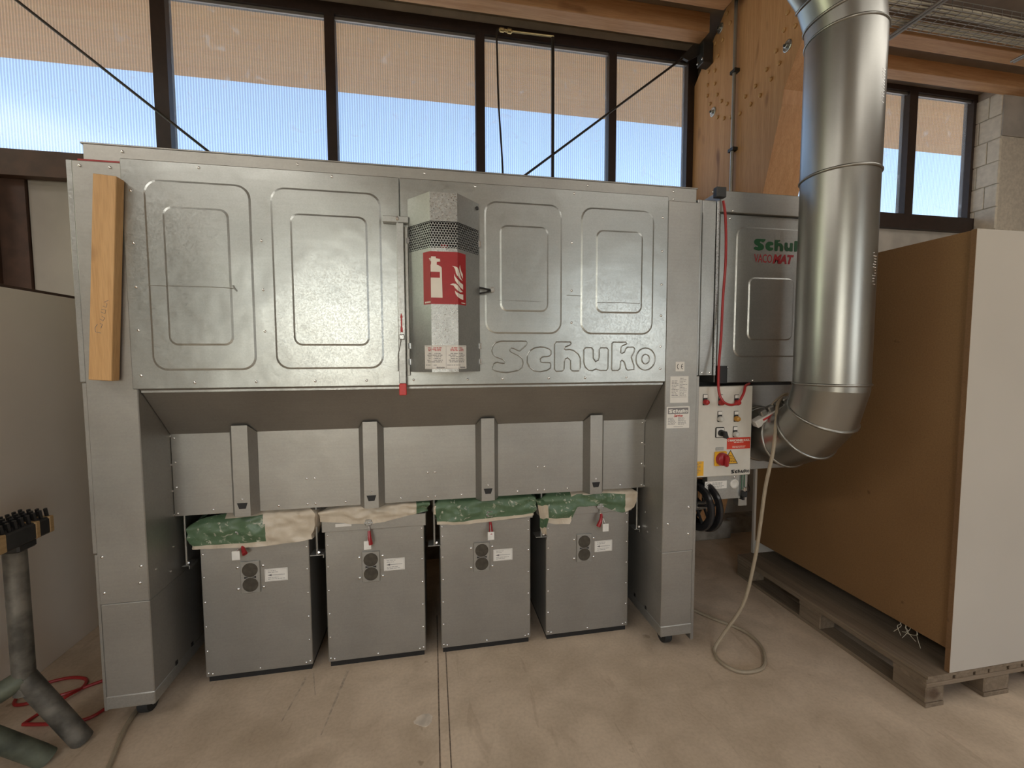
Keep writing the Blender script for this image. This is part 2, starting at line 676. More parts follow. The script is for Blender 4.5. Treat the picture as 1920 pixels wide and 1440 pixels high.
# side and front walls of the hall, ceiling
struct('wall_left', MB().box(HX0 - .2, HX0, HY0, .8, 0, CZ).box(HX0 - .2, HX0, 3.2, WY + .06, 0, CZ).box(HX0 - .2, HX0, .8, 3.2, 0, 1.5).box(HX0 - .2, HX0, .8, 3.2, 3.2, CZ), 'hall_wall')
struct('wall_right', MB().box(HX1, HX1 + .2, HY0, WY + .06, 0, CZ), 'hall_wall')
wf = MB()
wf.box(HX0, -3.2, HY0 - .2, HY0, 0, CZ).box(-.6, 3.4, HY0 - .2, HY0, 0, CZ).box(5.8, HX1, HY0 - .2, HY0, 0, CZ)
for a_, b2 in ((-3.2, -.6), (3.4, 5.8)):
    wf.box(a_, b2, HY0 - .2, HY0, 0, .7).box(a_, b2, HY0 - .2, HY0, 3.3, CZ)
struct('wall_front', wf, 'hall_wall')
ceil = struct('ceiling', MB().box(HX0, HX1, HY0, WY + .06, CZ, CZ + .15), 'ceiling_board')
# joists under the ceiling, cut at the timber frame
def joist(x0, x1, y0, y1, zb=3.98):
    MB().bbox(x0, x1, y0, y1, zb, CZ, .004).build('joist', 'purlin_wood', ceil)
for y0 in (3.075, 2.75, 1.95, 1.1, -.8, -2.0, -3.2, -4.4):
    joist(HX0 + .01, {3.075: 2.09, 2.75: 2.06}.get(y0, 2.165), y0, y0 + .125)
    joist(2.445, HX1 - .01, y0 - (.01 if y0 < 3 else 0), y0 + .115, 3.905)

MB().box(2.446, HX1 - .01, 1.2, WY - .001, 4.015, 4.03).build('boarding', 'ceiling_board', ceil)
MB().bbox(2.058, 2.169, 2.80, 2.825, 4.03, 4.118, .003).build('joist_hanger', 'steel_dark', ceil)

# made-up frames and panes around the added overhead lights, ceiling closed above
for k_, xc in ((3, -3.0), (4, 3.0)):
    fr_ = MB().box(xc - 2.2, xc + 2.2, -.50, -.44, 3.93, CZ).box(xc - 2.2, xc + 2.2, .54, .60, 3.93, CZ).box(xc - 2.2, xc - 2.14, -.44, .54, 3.93, CZ).box(xc + 2.14, xc + 2.2, -.44, .54, 3.93, CZ)
    w3 = struct('window_%d' % k_, fr_, 'frame_brown')
    MB().box(xc - 2.14, xc + 2.14, -.44, .54, 3.975, 3.985).build('pane', 'clear_lamp', w3)

# window strip: mullions, head, sill, ribbed polycarbonate panes
def window(idx, xs, xe, mulls, sill_z0, head=.08):
    fr = MB()
    fr.box(xs - .09, xe + .09, WY - .02, WY + .06, WT, WT + head)
    fr.box(xs - .09, xe + .09, WY - .05, WY + .06, sill_z0, WB)
    fr.box(xe, xe + .09, WY - .02, WY + .06, WB, WT).box(xs - .09, xs, WY - .02, WY + .06, WB, WT)
    w = fr.build('window_%d' % idx, 'frame_brown')
    w['kind'] = 'structure'
    edges = [xs] + [e for mq in mulls for e in mq] + [xe]
    for a, b_ in mulls:
        MB().box(a, b_, WY - .02, WY + .06, WB, WT).build('mullion', 'frame_brown', w)
    for k in range(0, len(edges), 2):
        MB().box(edges[k], edges[k + 1], WY + .030, WY + .033, WB, WT).build('pane', 'polycarbonate', w)
        a, b_ = edges[k], edges[k + 1]
        MB().box(a, b_, WY + .0, WY + .012, WT - .022, WT - .002).build('glazing_bead', 'galv_lower', w)
    return w


window(1, W0, W1, [(-2.90, -2.82), (-1.796, -1.707), (-.712, -.644), (.356, .425), (1.421, 1.485)], WB - .14)
window(2, V0, V1, [(3.47, 3.56), (4.348, 4.440)], WB - .13)

# dark steel post and rail left of the machine
t = MB().box(-2.98, -2.69, WY - .16, WY, 0, WB - .14)
t.box(-2.69, -2.54, WY - .05, WY, 0, WB - .14)
struct('trim_1', t, 'beam_brown')
struct('trim_2', MB().box(-3.9, -1.15, WY - .12, WY - .05, WB - .17, WB - .012), 'beam_brown')

# painted brick pier right of the far window
pier = struct('wall_pier', MB().box(5.135, 5.5, 3.19, WY, 0, CZ), 'mortar')
rows = 0
z = 2.72
br = None
random.seed(3)
while z < 3.95:
    hgt = .205
    for (a, b_) in (((3.188, 3.28), (3.284, 3.40)) if rows % 2 else ((3.188, 3.35), (3.354, 3.40))):
        q = random.uniform(0, .003)
        MB().bbox(5.124 - q, 5.15, a, b_, z, z + hgt - .007, .004).build('brick', 'brick_white', pier)
    z += hgt
    rows += 1
struct('wall_plaster', MB().box(5.5, HX1, 3.19, WY, 0, CZ).box(5.128, 5.5, 3.178, 3.19, 3.55, CZ), 'plaster_grey')
g = thing('sheet_metal_door', (5.85, 3.15, 2.0), 'blue-grey sheet metal panel hanging on the wall at the right edge', 'door')
MB().bbox(5.62, 6.6, 3.10, 3.16, 2.0, 3.48, .004).build('leaf', 'blue_grey', g)
MB().bbox(5.515, 5.60, 3.09, 3.17, 2.0, 3.50, .004).build('rail', 'steel_dark', g)

# floor joint: narrow infill strip with two open edges
j = MB().box(.012, .048, -2, 2.55, .0002, .0012)
jo = struct('trim_3', j, 'concrete_floor')
MB().box(.006, .012, -2, 2.55, .0002, .0009).build('joint_gap', 'joint_dark', jo)
MB().box(.048, .053, -2, 2.4, .0002, .0009).build('joint_gap', 'joint_dark', jo)

random.seed(21)
pt = [(-.055 + (.038 + random.uniform(-.006, .006)) * cos(a * pi / 9), 1.796 + (.034 + random.uniform(-.006, .006)) * sin(a * pi / 9)) for a in range(18)]
MB().prism(pt, 'z', .0002, .0015).build('floor_patch', 'floor_light', fl)
for a_, b2, w_ in (((-.62, 2.17), (-.655, 1.88), .006), ((-.43, 2.17), (-.47, 1.80), .007), ((-.595, 2.18), (-.55, 2.03), .004)):
    MB().prism([(a_[0] - w_, a_[1]), (a_[0] + w_, a_[1]), (b2[0] + w_ * .4, b2[1]), (b2[0] - w_ * .4, b2[1])], 'z', .0001, .0005).build('scrape', 'floor_scrape', fl)

# outside: ground and the boarded eaves over the windows
struct('ground_outside', MB().box(-30, 30, WY + .06, 60, -.4, -.3), 'outdoor_ground')
ev = MB()
so = struct('eaves', MB().add([(-9, WY + .06, 4.42), (10, WY + .06, 4.42), (10, 4.75, 4.21), (-9, 4.75, 4.21), (-9, WY + .06, 4.5), (10, WY + .06, 4.5), (10, 4.75, 4.30), (-9, 4.75, 4.30)],
                              [(0, 1, 2, 3), (4, 5, 6, 7), (0, 1, 5, 4), (1, 2, 6, 5), (2, 3, 7, 6), (3, 0, 4, 7)]), 'soffit_wood')

# ================================================================== TIMBER FRAME POST
gx0, gx1 = 2.17, 2.44
gp = thing('timber_frame_post', (2.3, 3.0, 0), 'orange glued timber frame post with dowels beside the grey ventilation duct', 'post')
poly = [(3.24, .15), (3.39, .15), (3.39, 3.77), (3.31, 3.84), (3.0, 4.11), (2.05, 4.11), (2.05, 3.83), (2.30, 3.42), (2.43, 3.20), (2.44, 3.12), (2.58, 2.62)]
MB().prism(poly, 'x', gx0, gx1).build('post_body', 'glulam', gp)
MB().bbox(gx0 - .03, gx1 + .05, 3.20, WY - .001, 0, .15, .006).build('pedestal', 'concrete_plinth', gp)
dw = [(2.987, 4.061), (2.949, 3.966), (3.028, 3.902), (3.115, 3.935), (3.08, 3.822), (3.157, 3.853), (3.193, 3.777), (3.114, 3.735), (3.203, 3.682), (3.11, 3.638), (3.2, 3.599), (3.08, 3.539), (3.163, 3.518), (3.028, 3.463), (2.96, 3.406), (3.067, 3.367), (2.992, 3.32), (2.914, 3.287), (2.77, 3.35), (2.675, 3.362), (2.578, 3.408), (2.501, 3.473), (2.442, 3.556), (2.417, 3.641), (2.357, 3.52), (2.472, 3.38), (2.538, 3.324), (2.628, 3.276), (2.715, 3.267), (2.819, 3.262)]
d0 = MB().lathe([(.0135, -.001), (.0135, .009), (.008, .013)], (gx0, dw[0][0], dw[0][1]), (-1, 0, 0), 9).build('dowel', 'plank_wood', gp)
copies(d0, [(0, a - dw[0][0], b_ - dw[0][1]) for a, b_ in dw[1:]], gp)
for a, b_ in ((2.413, 3.445), (3.127, 3.439), (3.063, 4.011)):
    w_ = MB().lathe([(.034, -.001), (.034, .004), (.030, .006), (.014, .006), (.014, .018), (.009, .020)], (gx0, a, b_), (-1, 0, 0), 20).build('washer', 'galv_bright', gp)
    MB().lathe([(.008, .018), (.008, .028), (.004, .03)], (gx0, a, b_), (-1, 0, 0), 8).build('bolt_end', 'steel_dark', w_)

c = thing('conduit_pipe', (2.15, 2.85, 2.4), 'thin grey conduit pipe clipped vertically to the timber post', 'pipe')
MB().tube([(2.146, 2.862, 2.2), (2.146, 2.862, 4.11)], .0125, 10).build('pipe', 'galv_lower', c, True)
for zz in (3.56, 3.02):
    MB().box(2.13, 2.17, 2.835, 2.889, zz, zz + .022).build('clip', 'steel_dark', c)

# bracing rods in front of the windows
r1 = thing('brace_rod', (-1.4, 3.2, 2.9), 'dark steel brace rod descending to the right across the leftmost window', 'rod', 'wall bracing rods')
MB().tube([(-2.80, 3.24, 4.0), (-.2, 3.235, 1.93)], .0085, 8).build('bar', 'pipe_black', r1, True)
MB().bbox(-2.88, -2.78, 3.2, 3.27, 3.9, 3.98, .004).build('bracket', 'steel_dark', r1)
r2 = thing('brace_rod', (2.0, 3.2, 3.9), 'dark steel brace rod rising to a bracket on the timber post', 'rod', 'wall bracing rods')
MB().tube([(2.02, 3.2, 3.915), (-.6, 3.2, 1.88)], .0085, 8).build('bar', 'pipe_black', r2, True)
bb = MB().prism([(1.93, 3.86), (1.99, 3.80 + .04), (2.09, 3.90), (2.09, 3.965), (2.03, 3.965)], 'y', 3.19, 3.21)
bb.bbox(2.085, 2.168, 3.14, 3.225, 3.81, 3.965, .004)
bb.build('bracket', 'steel_dark', r2)
for q in ((2.083, 3.15, 3.84), (2.083, 3.21, 3.84)):
    MB().dome(q, (-1, 0, 0), .012).build('bolt', 'screw', r2)

# gas pipe at the middle window
gpz = thing('gas_pipe', (.93, 3.3, 2.9), 'black pipe dropping past the middle window pane with brass valve', 'pipe')
MB().tube(catmull([(.934, 3.3, 1.2), (.934, 3.3, 3.5), (.932, 3.3, 3.955)], 4), .012, 10).build('pipe', 'pipe_black', gpz, True)
MB().tube([(.94, 3.3, 3.962), (.60, 3.29, 3.95)], .008, 8).build('cross_pipe', 'brass', gpz, True)
MB().lathe([(.009, 0), (.018, .01), (.018, .035), (.011, .04), (.011, .06), (.016, .065), (.016, .09), (.008, .1)], (.62, 3.29, 3.95), (-1, 0, .02), 10).build('valve', 'brass', gpz)
MB().tube(catmull([(.53, 3.29, 3.952), (.505, 3.29, 3.93), (.507, 3.29, 3.75), (.515, 3.28, 3.4), (.54, 3.27, 2.95), (.545, 3.25, 2.4)], 6), .007, 8).build('hose', 'pipe_black', gpz, True)

# cable tray and hangers at the top right
ct = thing('cable_tray', (3.8, 2.6, 3.88), 'wire mesh cable tray full of cables under the ceiling', 'cable tray')
ty0, ty1, tz = 2.435, 2.635, 3.845
mb = MB()
for k in range(8):
    y = ty0 + (ty1 - ty0) * k / 7
    mb.tube([(2.5, y, tz), (6.4, y, tz)], .0025, 5)
for y in (ty0, ty1):
    mb.tube([(2.5, y, tz + .03), (6.4, y, tz + .03)], .0025, 5).tube([(2.5, y, tz + .06), (6.4, y, tz + .06)], .0025, 5)
x = 2.5
while x < 6.4:
    mb.tube([(x, ty0, tz + .06), (x, ty0, tz - .003), (x, ty1, tz - .003), (x, ty1, tz + .06)], .0025, 5)
    x += .085
mb.build('wire_mesh', 'galv_lower', ct, kind='stuff')
random.seed(5)
for k in range(12):
    y = ty0 + .012 + (k * .0125 if k < 7 else .135 + (k - 7) * .0115)
    pts = [(2.5 + i * .4, y + random.uniform(-.006, .006), tz + .012 + random.uniform(0, .012)) for i in range(10)]
    MB().tube(catmull(pts, 3), random.choice((.005, .006, .0075)), 7).build('cable', random.choice(('cable_white', 'cable_white', 'cable_grey')) if k < 7 else 'cable_white', ct, True)
for k, xx in enumerate((3.25, 4.46)):
    s_ = thing('hanger_strut', (xx, 2.5, 3.83), ('bare steel strut under the cable tray right beside the duct' if k == 0 else 'bare steel strut under the cable tray at the right picture edge'), 'strut')
    MB().tube([(xx, 1.7, 3.828), (xx, 2.74, 3.828)], .009, 8).build('rail', 'galv_lower', s_, True)
    MB().tube([(xx + .03, 1.7, 3.828), (xx + .03, 2.74, 3.828)], .009, 8).build('rail', 'galv_lower', s_, True)
    MB().tube([(xx + .015, 1.75, 3.85), (xx + .015, 1.75, 4.12)], .006, 6).build('hanger', 'galv_lower', s_, True)

# ================================================================== DUST EXTRACTOR
FY = 1.965
de = thing('dust_extractor', (0, 2.4, 0), 'large galvanised steel dust extractor with four bins underneath', 'dust extractor')
rnd = random.Random(11)


def screws(pts, nrm, parent, r=.006, name='screws'):
    mb = MB()
    for p in pts:
        mb.dome(p, nrm, r, .8)
    return mb.build(name, 'screw', parent, True, kind='stuff')


# filter house behind the front sheets
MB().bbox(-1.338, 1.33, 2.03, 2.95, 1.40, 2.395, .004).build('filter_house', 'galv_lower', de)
screws([(x, 2.03, 2.372) for x in (-1.2, -.55, -.02, .75, 1.2)], (0, -1, 0), de)
MB().bbox(-1.345, 1.335, 2.028, 2.96, 2.392, 2.399, .002).build('roof_sheet', 'galv_lower', de)
# front sheets with pressed panels
def front_sheet(x0, x1, presses, mat):
    mb = MB().bbox(x0, x1, FY, 2.03, 1.425, 2.322, .003)
    for (a, b_, c_, d_, r) in presses:
        for k, (ins, ht) in enumerate(((0, .0), (.009, .0055))):
            pass
        o0 = rrect(a, b_, c_, d_, r)
        o1 = rrect(a + .008, b_ - .008, c_ + .008, d_ - .008, r - .006)
        return_h = .0026
        lv = FY - .0002 if (a, c_) not in INNER else FY - .0028
        mb.ring_loft([[(p[0], lv, p[1]) for p in o0], [(p[0], lv - return_h, p[1]) for p in o1]], False, True)
    return mb


INNER = set()
def pr(o, i):
    INNER.add((i[0], i[2]))
    return [(*o, .055), (*i, .035)]
P1 = pr((-1.098, -.715, 1.499, 2.249), (-1.035, -.797, 1.600, 2.148))
P2 = pr((-.642, -.205, 1.501, 2.249), (-.569, -.262, 1.600, 2.147))
P3 = pr((.240, .602, 1.656, 2.248), (.309, .537, 1.757, 2.145))
P4 = pr((.694, 1.064, 1.656, 2.247), (.768, 1.005, 1.757, 2.146))
mb = front_sheet(-1.175, -.128, P1 + P2, 'galv_panel')
mb.tube(catmull([(-1.10, FY - .002, 1.838), (-1.0, FY - .0052, 1.8365), (-.86, FY - .0052, 1.836), (-.785, FY - .0045, 1.832)], 4), .0016, 6)
mb.tube([(-.792, FY - .004, 1.845), (-.786, FY - .0055, 1.832), (-.778, FY - .003, 1.822)], .003, 6)
s1 = mb.build('front_sheet', 'galv_panel', de)
mb = front_sheet(-.126, 1.138, P3 + P4, 'galv_panel')
LOGO_W = .81
mb.tube([(.30, FY - .004, 1.808), (.44, FY - .005, 1.806), (.53, FY - .004, 1.803)], .0012, 6)
mb.tube([(.625, FY, 1.838), (.70, FY, 1.836)], .0014, 6)
mb.tube([(.775, FY - .0055, 1.806), (.90, FY - .0055, 1.808), (.995, FY - .0055, 1.806)], .0013, 6)
for poly, holes in LOGO:
    for lp in [poly] + holes:
        pts = [Vector((.270 + p[0] * LOGO_W, FY, 1.480 + p[1] * LOGO_W)) for p in lp]
        mb.tube(pts + pts[:1], .0034, 6, False)
s2 = mb.build('front_sheet', 'galv_panel', de, False, label='right front sheet with the embossed maker name')
sp = [(-1.14, z) for z in (2.2, 2.0, 1.83, 1.66, 1.48)] + [(x, 1.45) for x in (-.95, -.72, -.49, -.28)] + [(-.68, z) for z in (2.03, 1.83, 1.66)] + [(x, 2.305) for x in (-.9, -.4)]
screws([(x, FY, z) for x, z in sp], (0, -1, 0), s1)
sp = [(1.108, z) for z in (2.22, 2.06, 1.9, 1.75, 1.6, 1.49)] + [(x, 1.45) for x in (-.08, .16, .32, .54, .72, .93)] + [(.65, z) for z in (2.08, 1.86, 1.71)] + [(x, 2.305) for x in (.2, .66)]
screws([(x, FY, z) for x, z in sp], (0, -1, 0), s2)

# columns
def column(x0, x1, side):
    xi = x1 if side < 0 else x0
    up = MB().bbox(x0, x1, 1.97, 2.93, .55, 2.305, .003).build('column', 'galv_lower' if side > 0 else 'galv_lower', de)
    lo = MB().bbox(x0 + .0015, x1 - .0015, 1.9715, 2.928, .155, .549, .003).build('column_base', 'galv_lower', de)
    MB().bbox(x0, x1, 1.968, 2.93, .103, .158, .003).build('foot_rail', 'galv', de)
    sc = [(x0 + .02, 1.97, .75), (x1 - .022, 1.97, .70), (x0 + .02, 1.97, .60), (x1 - .03, 1.97, .63)] if side < 0 else [(x0 + .03, 1.97, .70), (x1 - .03, 1.97, .78), (x1 - .03, 1.97, .64)]
    mbx = MB()
    for p in sc:
        mbx.dome(p, (0, -1, 0), .007, .8)
    n_ = (1, 0, 0) if side < 0 else (-1, 0, 0)
    for (y, zz) in ((2.02, .66), (2.12, .60), (2.06, 1.36), (2.10, 1.32), (2.145, 1.26), (2.165, 1.2), (2.165, 1.07), (2.165, .95), (2.165, .84), (2.15, .70)):
        mbx.dome((xi, y, zz), n_, .006, .8)
    mbx.build('screws', 'screw', up, True, kind='stuff')
    for y in (2.12, 2.25):
        xs = xi + (.0006 if side < 0 else -.0006)
        MB().box(min(xi, xs), max(xi, xs), y, y + .018, .158, .178).build('slot', 'black', lo)
    return up


cl = column(-1.338, -1.16, -1)
cr = column(1.14, 1.315, 1)
# edge strips beside the columns
MB().bbox(-1.362, -1.341, 1.978, 2.9, 1.456, 2.308, .002).build('edge_strip', 'galv', de)
MB().bbox(-1.358, -1.341, 1.98, 2.9, .76, 1.452, .002).build('edge_strip', 'galv_lower', de)
MB().bbox(-1.354, -1.341, 1.98, 2.9, .09, .755, .002).build('edge_strip', 'galv_lower', de)
MB().bbox(1.317, 1.335, 1.98, 2.9, .06, 1.45, .002).build('edge_strip', 'galv_lower', de)
# upper infill between column and fan housing
MB().bbox(1.34, 1.365, 2.035, 2.9, 1.45, 2.345, .002).build('filler_strip', 'galv', de)
MB().bbox(1.368, 1.445, 2.035, 2.9, 1.45, 2.345, .003).build('filler_strip', 'galv', de)
MB().bbox(1.448, 1.462, 2.03, 2.9, 1.45, 2.345, .002).build('filler_strip', 'galv_bright', de)
screws([(1.385, 2.035, 1.465), (1.43, 2.035, 1.465), (1.20, 2.03, 2.335), (1.42, 2.03, 2.385), (-1.31, 1.97, 2.285), (-1.21, 1.97, 2.285)], (0, -1, 0), de)
MB().bbox(1.42, 1.475, 2.0, 2.03, 2.352, 2.402, .002).build('corner_bracket', 'steel_dark', de)
MB().box(-1.33, -1.18, 1.99, 2.03, 2.309, 2.318).build('seal', 'red_hose', de)

# hopper: sloping sheet, front sheet, side ribs
hs = MB()
hs.add([(-1.158, 1.975, 1.43), (1.138, 1.975, 1.43), (1.138, 2.17, 1.208), (-1.158, 2.17, 1.208), (-1.158, 1.985, 1.435), (1.138, 1.985, 1.435), (1.138, 2.175, 1.216), (-1.158, 2.175, 1.216)],
       [(0, 1, 2, 3), (4, 5, 6, 7), (0, 1, 5, 4), (1, 2, 6, 5), (2, 3, 7, 6), (3, 0, 4, 7)])
hs.build('hopper_slope', 'galv_lower', de)
MB().bbox(-1.158, 1.138, 1.985, 2.02, 1.408, 1.424, .002).build('hopper_lip', 'galv', de)
hf = MB().box(-1.158, 1.138, 2.17, 2.176, .832, 1.21).build('hopper_front', 'galv_lower', de)
MB().box(-1.158, 1.138, 2.80, 2.90, .832, 1.40).build('hopper_back', 'galv_lower', de)
hp = [(-1.13, z) for z in (.95, .84)]
pts = []
for xx in (-1.145, 1.125):
    pts += [(xx, 2.17, z) for z in (1.19, 1.08, .965, .845)]
for cx in (-.575, -.01, .556):
    pts += [(cx + d, 2.17, z) for d in (-.018, .018) for z in (.852, .975)]
pts += [(x, 2.17, .852) for x in (-1.0, -.72, -.42, -.16, .14, .43, .70, 1.0)]
screws(pts, (0, -1, 0), hf, .0055)
for cx in (-.859, -.294, .270, .843):
    b_ = [(cx - .058, 2.17), (cx - .033, 2.125), (cx + .033, 2.125), (cx + .058, 2.17)]
    mb = MB()
    top = [(cx - .058, 2.168, 1.207), (cx - .033, 2.125, 1.245), (cx + .033, 2.125, 1.245), (cx + .058, 2.168, 1.207)]
    bot = [(p[0], p[1], .826) for p in b_]
    mb.ring_loft([bot, top])
    rb = mb.build('hopper_rib', 'galv_lower', de)
    tp = MB().add([(cx - .022, 2.1245, .888), (cx + .022, 2.1245, .888), (cx + .014, 2.1245, .862), (cx - .014, 2.1245, .862)], [(0, 1, 2, 3)])
    tp.add([(cx - .022, 2.1235, .888), (cx + .022, 2.1235, .888), (cx + .022, 2.1235, .8895), (cx - .022, 2.1235, .8895)], [(0, 1, 2, 3)])
    tp.build('slot', 'black', rb)
    screws([(cx, 2.125, .906)], (0, -1, 0), rb, .005, 'screw')
# guide rods and angle brackets between the bins
for gx in (-.565, 0.0, .565, -1.135, 1.115):
    w_ = .032 if abs(gx) < 1 else .016
    gd = MB().bbox(gx - w_, gx + w_, 2.19, 2.26, .585, .589, .001).box(gx + w_ - .003, gx + w_, 2.19, 2.26, .572, .588).build('bin_bracket', 'galv', de)
    MB().tube([(gx, 2.2, .588), (gx, 2.2, .835)], .005, 8).build('guide_rod', 'galv', gd, True)
    MB().dome((gx + .01, 2.19, .602), (0, -1, .3), .008).build('bolt', 'screw', gd)

# casters
def caster(x, y):
    mb = MB()
    mb.box(x - .045, x + .045, y - .05, y + .05, .097, .103)
    for s in (-1, 1):
        mb.prism([(y - .045, .1), (y + .045, .1), (y + .02, .035), (y - .02, .035)], 'x', x + s * .027 - .002, x + s * .027 + .002)
    fk = mb.build('caster_fork', 'galv', de)
    MB().lathe([(.02, -.02), (.048, -.02), (.05, -.012), (.05, .012), (.048, .02), (.02, .02)], (x, y - .0, .05), (1, 0, 0), 24).build('caster_wheel', 'rubber', fk, True)
    MB().lathe([(.012, -.034), (.012, .034)], (x, y, .05), (1, 0, 0), 10).build('axle', 'screw', fk)


for x in (-1.25, 1.225):
    for y in (2.08, 2.80):
        caster(x, y)

# lever of the filter shaker
lv = MB().bbox(-.140, -.110, 1.925, 1.94, 1.436, 2.12, .002).build('shaker_lever', 'galv', de)
MB().bbox(-.1405, -.1095, 1.922, 1.943, 1.385, 1.436, .003).build('grip', 'red_tape', lv)
am = [(-.1295, 1.655), (-.125, 1.66), (-.1205, 1.655), (-.1205, 1.675), (-.1225, 1.68), (-.1225, 1.72), (-.1195, 1.72), (-.1255, 1.74), (-.1315, 1.72), (-.1285, 1.72), (-.1285, 1.68), (-.1305, 1.675)]
mb = MB()
tri_fill(mb, am, on_y(0, 1.9243, 0))
mb.build('arrow', 'print_red', lv)
MB().bbox(-.197, -.09, 1.935, 1.964, 2.123, 2.150, .002).build('pivot_bar', 'galv', de)
MB().dome((-.135, 1.935, 2.138), (0, -1, 0), .009, .8).build('pivot_bolt', 'screw', de)
MB().bbox(-.136, -.114, 1.912, 1.926, 1.626, 1.648, .003).build('catch', 'galv_bright', lv)
MB().tube([(-.128, 1.92, 1.63), (-.142, 1.925, 1.56), (-.143, 1.928, 1.49)], .0025, 5).build('latch_wire', 'galv', lv)
MB().bbox(-.106, -.094, 1.945, 1.964, 1.47, 2.11, .001).build('guide_rail', 'galv_lower', de)
# cord stud right of the cabinet
MB().tube(catmull([(.215, 1.95, 1.86), (.24, 1.93, 1.852), (.27, 1.955, 1.852)], 4), .005, 6).tube(catmull([(.215, 1.95, 1.835), (.245, 1.93, 1.838), (.272, 1.955, 1.85)], 4), .004, 6).build('cord', 'steel_dark', de)
MB().lathe([(.013, 0), (.013, .02), (.006, .022)], (.273, FY, 1.852), (0, -1, 0), 12).build('cord_stud', 'galv_lower', de)

# stickers on the right column
cy = 1.9693
st = MB().box(1.168, 1.267, cy, 1.9698, 1.318, 1.451).build('data_plate', 'paper', de)
mb = MB()
f = on_y(0, cy - .0004, 0)
text_bars(mb, f, 1.175, 1.215, 1.432, 1.352, 11, .0026, rnd, .5)
text_bars(mb, f, 1.221, 1.26, 1.445, 1.352, 12, .0024, rnd, .6)
rects(mb, f, [(1.174, 1.3465, 1.258, 1.348), (1.2185, 1.352, 1.2192, 1.433)])
mb.build('print', 'print_grey', st)
st = MB().box(1.151, 1.276, cy, 1.9698, 1.190, 1.299).build('service_sticker', 'paper', de)
mb = MB()
rects(mb, f, [(1.157, 1.262, 1.270, 1.293)])
text_bars(mb, f, 1.158, 1.204, 1.244, 1.206, 7, .0022, rnd)
text_bars(mb, f, 1.213, 1.262, 1.244, 1.206, 7, .0022, rnd)
rects(mb, f, [(1.19, 1.196, 1.24, 1.198)])
mb.build('print', 'print_grey', st)
mb = MB()
logo(mb, on_y(1.162, cy - .0009, 1.267), .104)
mb.build('logo', 'paper', st)
mb = MB()
text_mesh(mb, 'Service', .018, on_y(1.19, cy - .0009, 1.2475), .0006, .3, .048)
mb.build('service_text', 'print_red', st)
st = MB().box(1.195, 1.243, cy, 1.9698, 1.476, 1.524).build('ce_sticker', 'paper', de)
mb = MB()
for k, (ccx, bar) in enumerate(((1.2145, 0), (1.2365, 1))):
    rr = .0125
    for a in range(6):
        a0, a1 = radians(110 + a * 140 / 6), radians(110 + (a + 1) * 140 / 6)
        mb.add([(ccx + q * cos(aa), cy - .0005, 1.50 + q * 1.25 * sin(aa)) for q, aa in ((rr, a0), (rr, a1), (rr - .003, a1), (rr - .003, a0))], [(0, 1, 2, 3)])
    if bar:
        rects(mb, f, [(ccx - rr + .001, 1.4985, ccx - .002, 1.5015)])
mb.build('ce_mark', 'print_black', st)

# ================================================================== PLANK leaning on the column
pk = thing('wooden_plank', (-1.25, 1.94, 1.46), 'short pale wooden plank hung upright on the left column', 'plank')
ang = math.atan2(.057, .775)
mb = MB().bbox(-.0385, .0385, -.045, 0, 0, .775, .002)
mb.v = [(-1.2545 + p[0] * cos(ang) + p[2] * sin(ang), 1.963 + p[1], 1.465 - p[0] * sin(ang) + p[2] * cos(ang)) for p in mb.v]
mb.build('board', 'plank_wood', pk)
wr = MB()
hand = [[(-.012, .215), (-.02, .20), (-.018, .185), (.0, .182)], [(.0, .20), (.004, .215), (-.004, .218)], [(-.004, .235), (.006, .228), (.012, .24), (.002, .246)], [(-.002, .262), (.012, .256), (.014, .27), (0, .272)], [(.004, .285), (.016, .28), (.018, .295), (.008, .30), (.022, .308)]]
for st_ in hand:
    wr.tube([(-1.2545 + a * cos(ang) + b_ * sin(ang), 1.963 - .0452, 1.465 - a * sin(ang) + b_ * cos(ang)) for a, b_ in st_], .0009, 4)
wr.build('pencil_mark', 'print_grey', pk)

# ================================================================== EXTINGUISHER CABINET
ex = thing('extinguisher_cabinet', (.06, 1.9, 1.49), 'galvanised faceted cover with a red fire extinguisher sign', 'fire extinguisher')
EY0, EY1 = FY - .001, 1.835
ez0, ez1 = 1.487, 2.222
prof = [(-.092, EY0), (-.092, EY0 - .02), (.001, EY1), (.112, EY1), (.214, EY0 - .02), (.214, EY0)]
uu = [0]
for a, b_ in zip(prof, prof[1:]):
    uu.append(uu[-1] + math.hypot(b_[0] - a[0], b_[1] - a[1]))


def fold(p, off=0.0):
    """unrolled (u along the cover front, z) -> point on the cover, off = distance out of the sheet"""
    u = min(max(p[0], 0), uu[-1] - 1e-6)
    k = max(i for i in range(len(uu) - 1) if uu[i] <= u + 1e-9)
    t_ = (u - uu[k]) / (uu[k + 1] - uu[k])
    a, b_ = prof[k], prof[k + 1]
    dx, dy = b_[0] - a[0], b_[1] - a[1]
    ln = math.hypot(dx, dy)
    return (a[0] + dx * t_ + dy / ln * off, a[1] + dy * t_ - dx / ln * off, p[1])


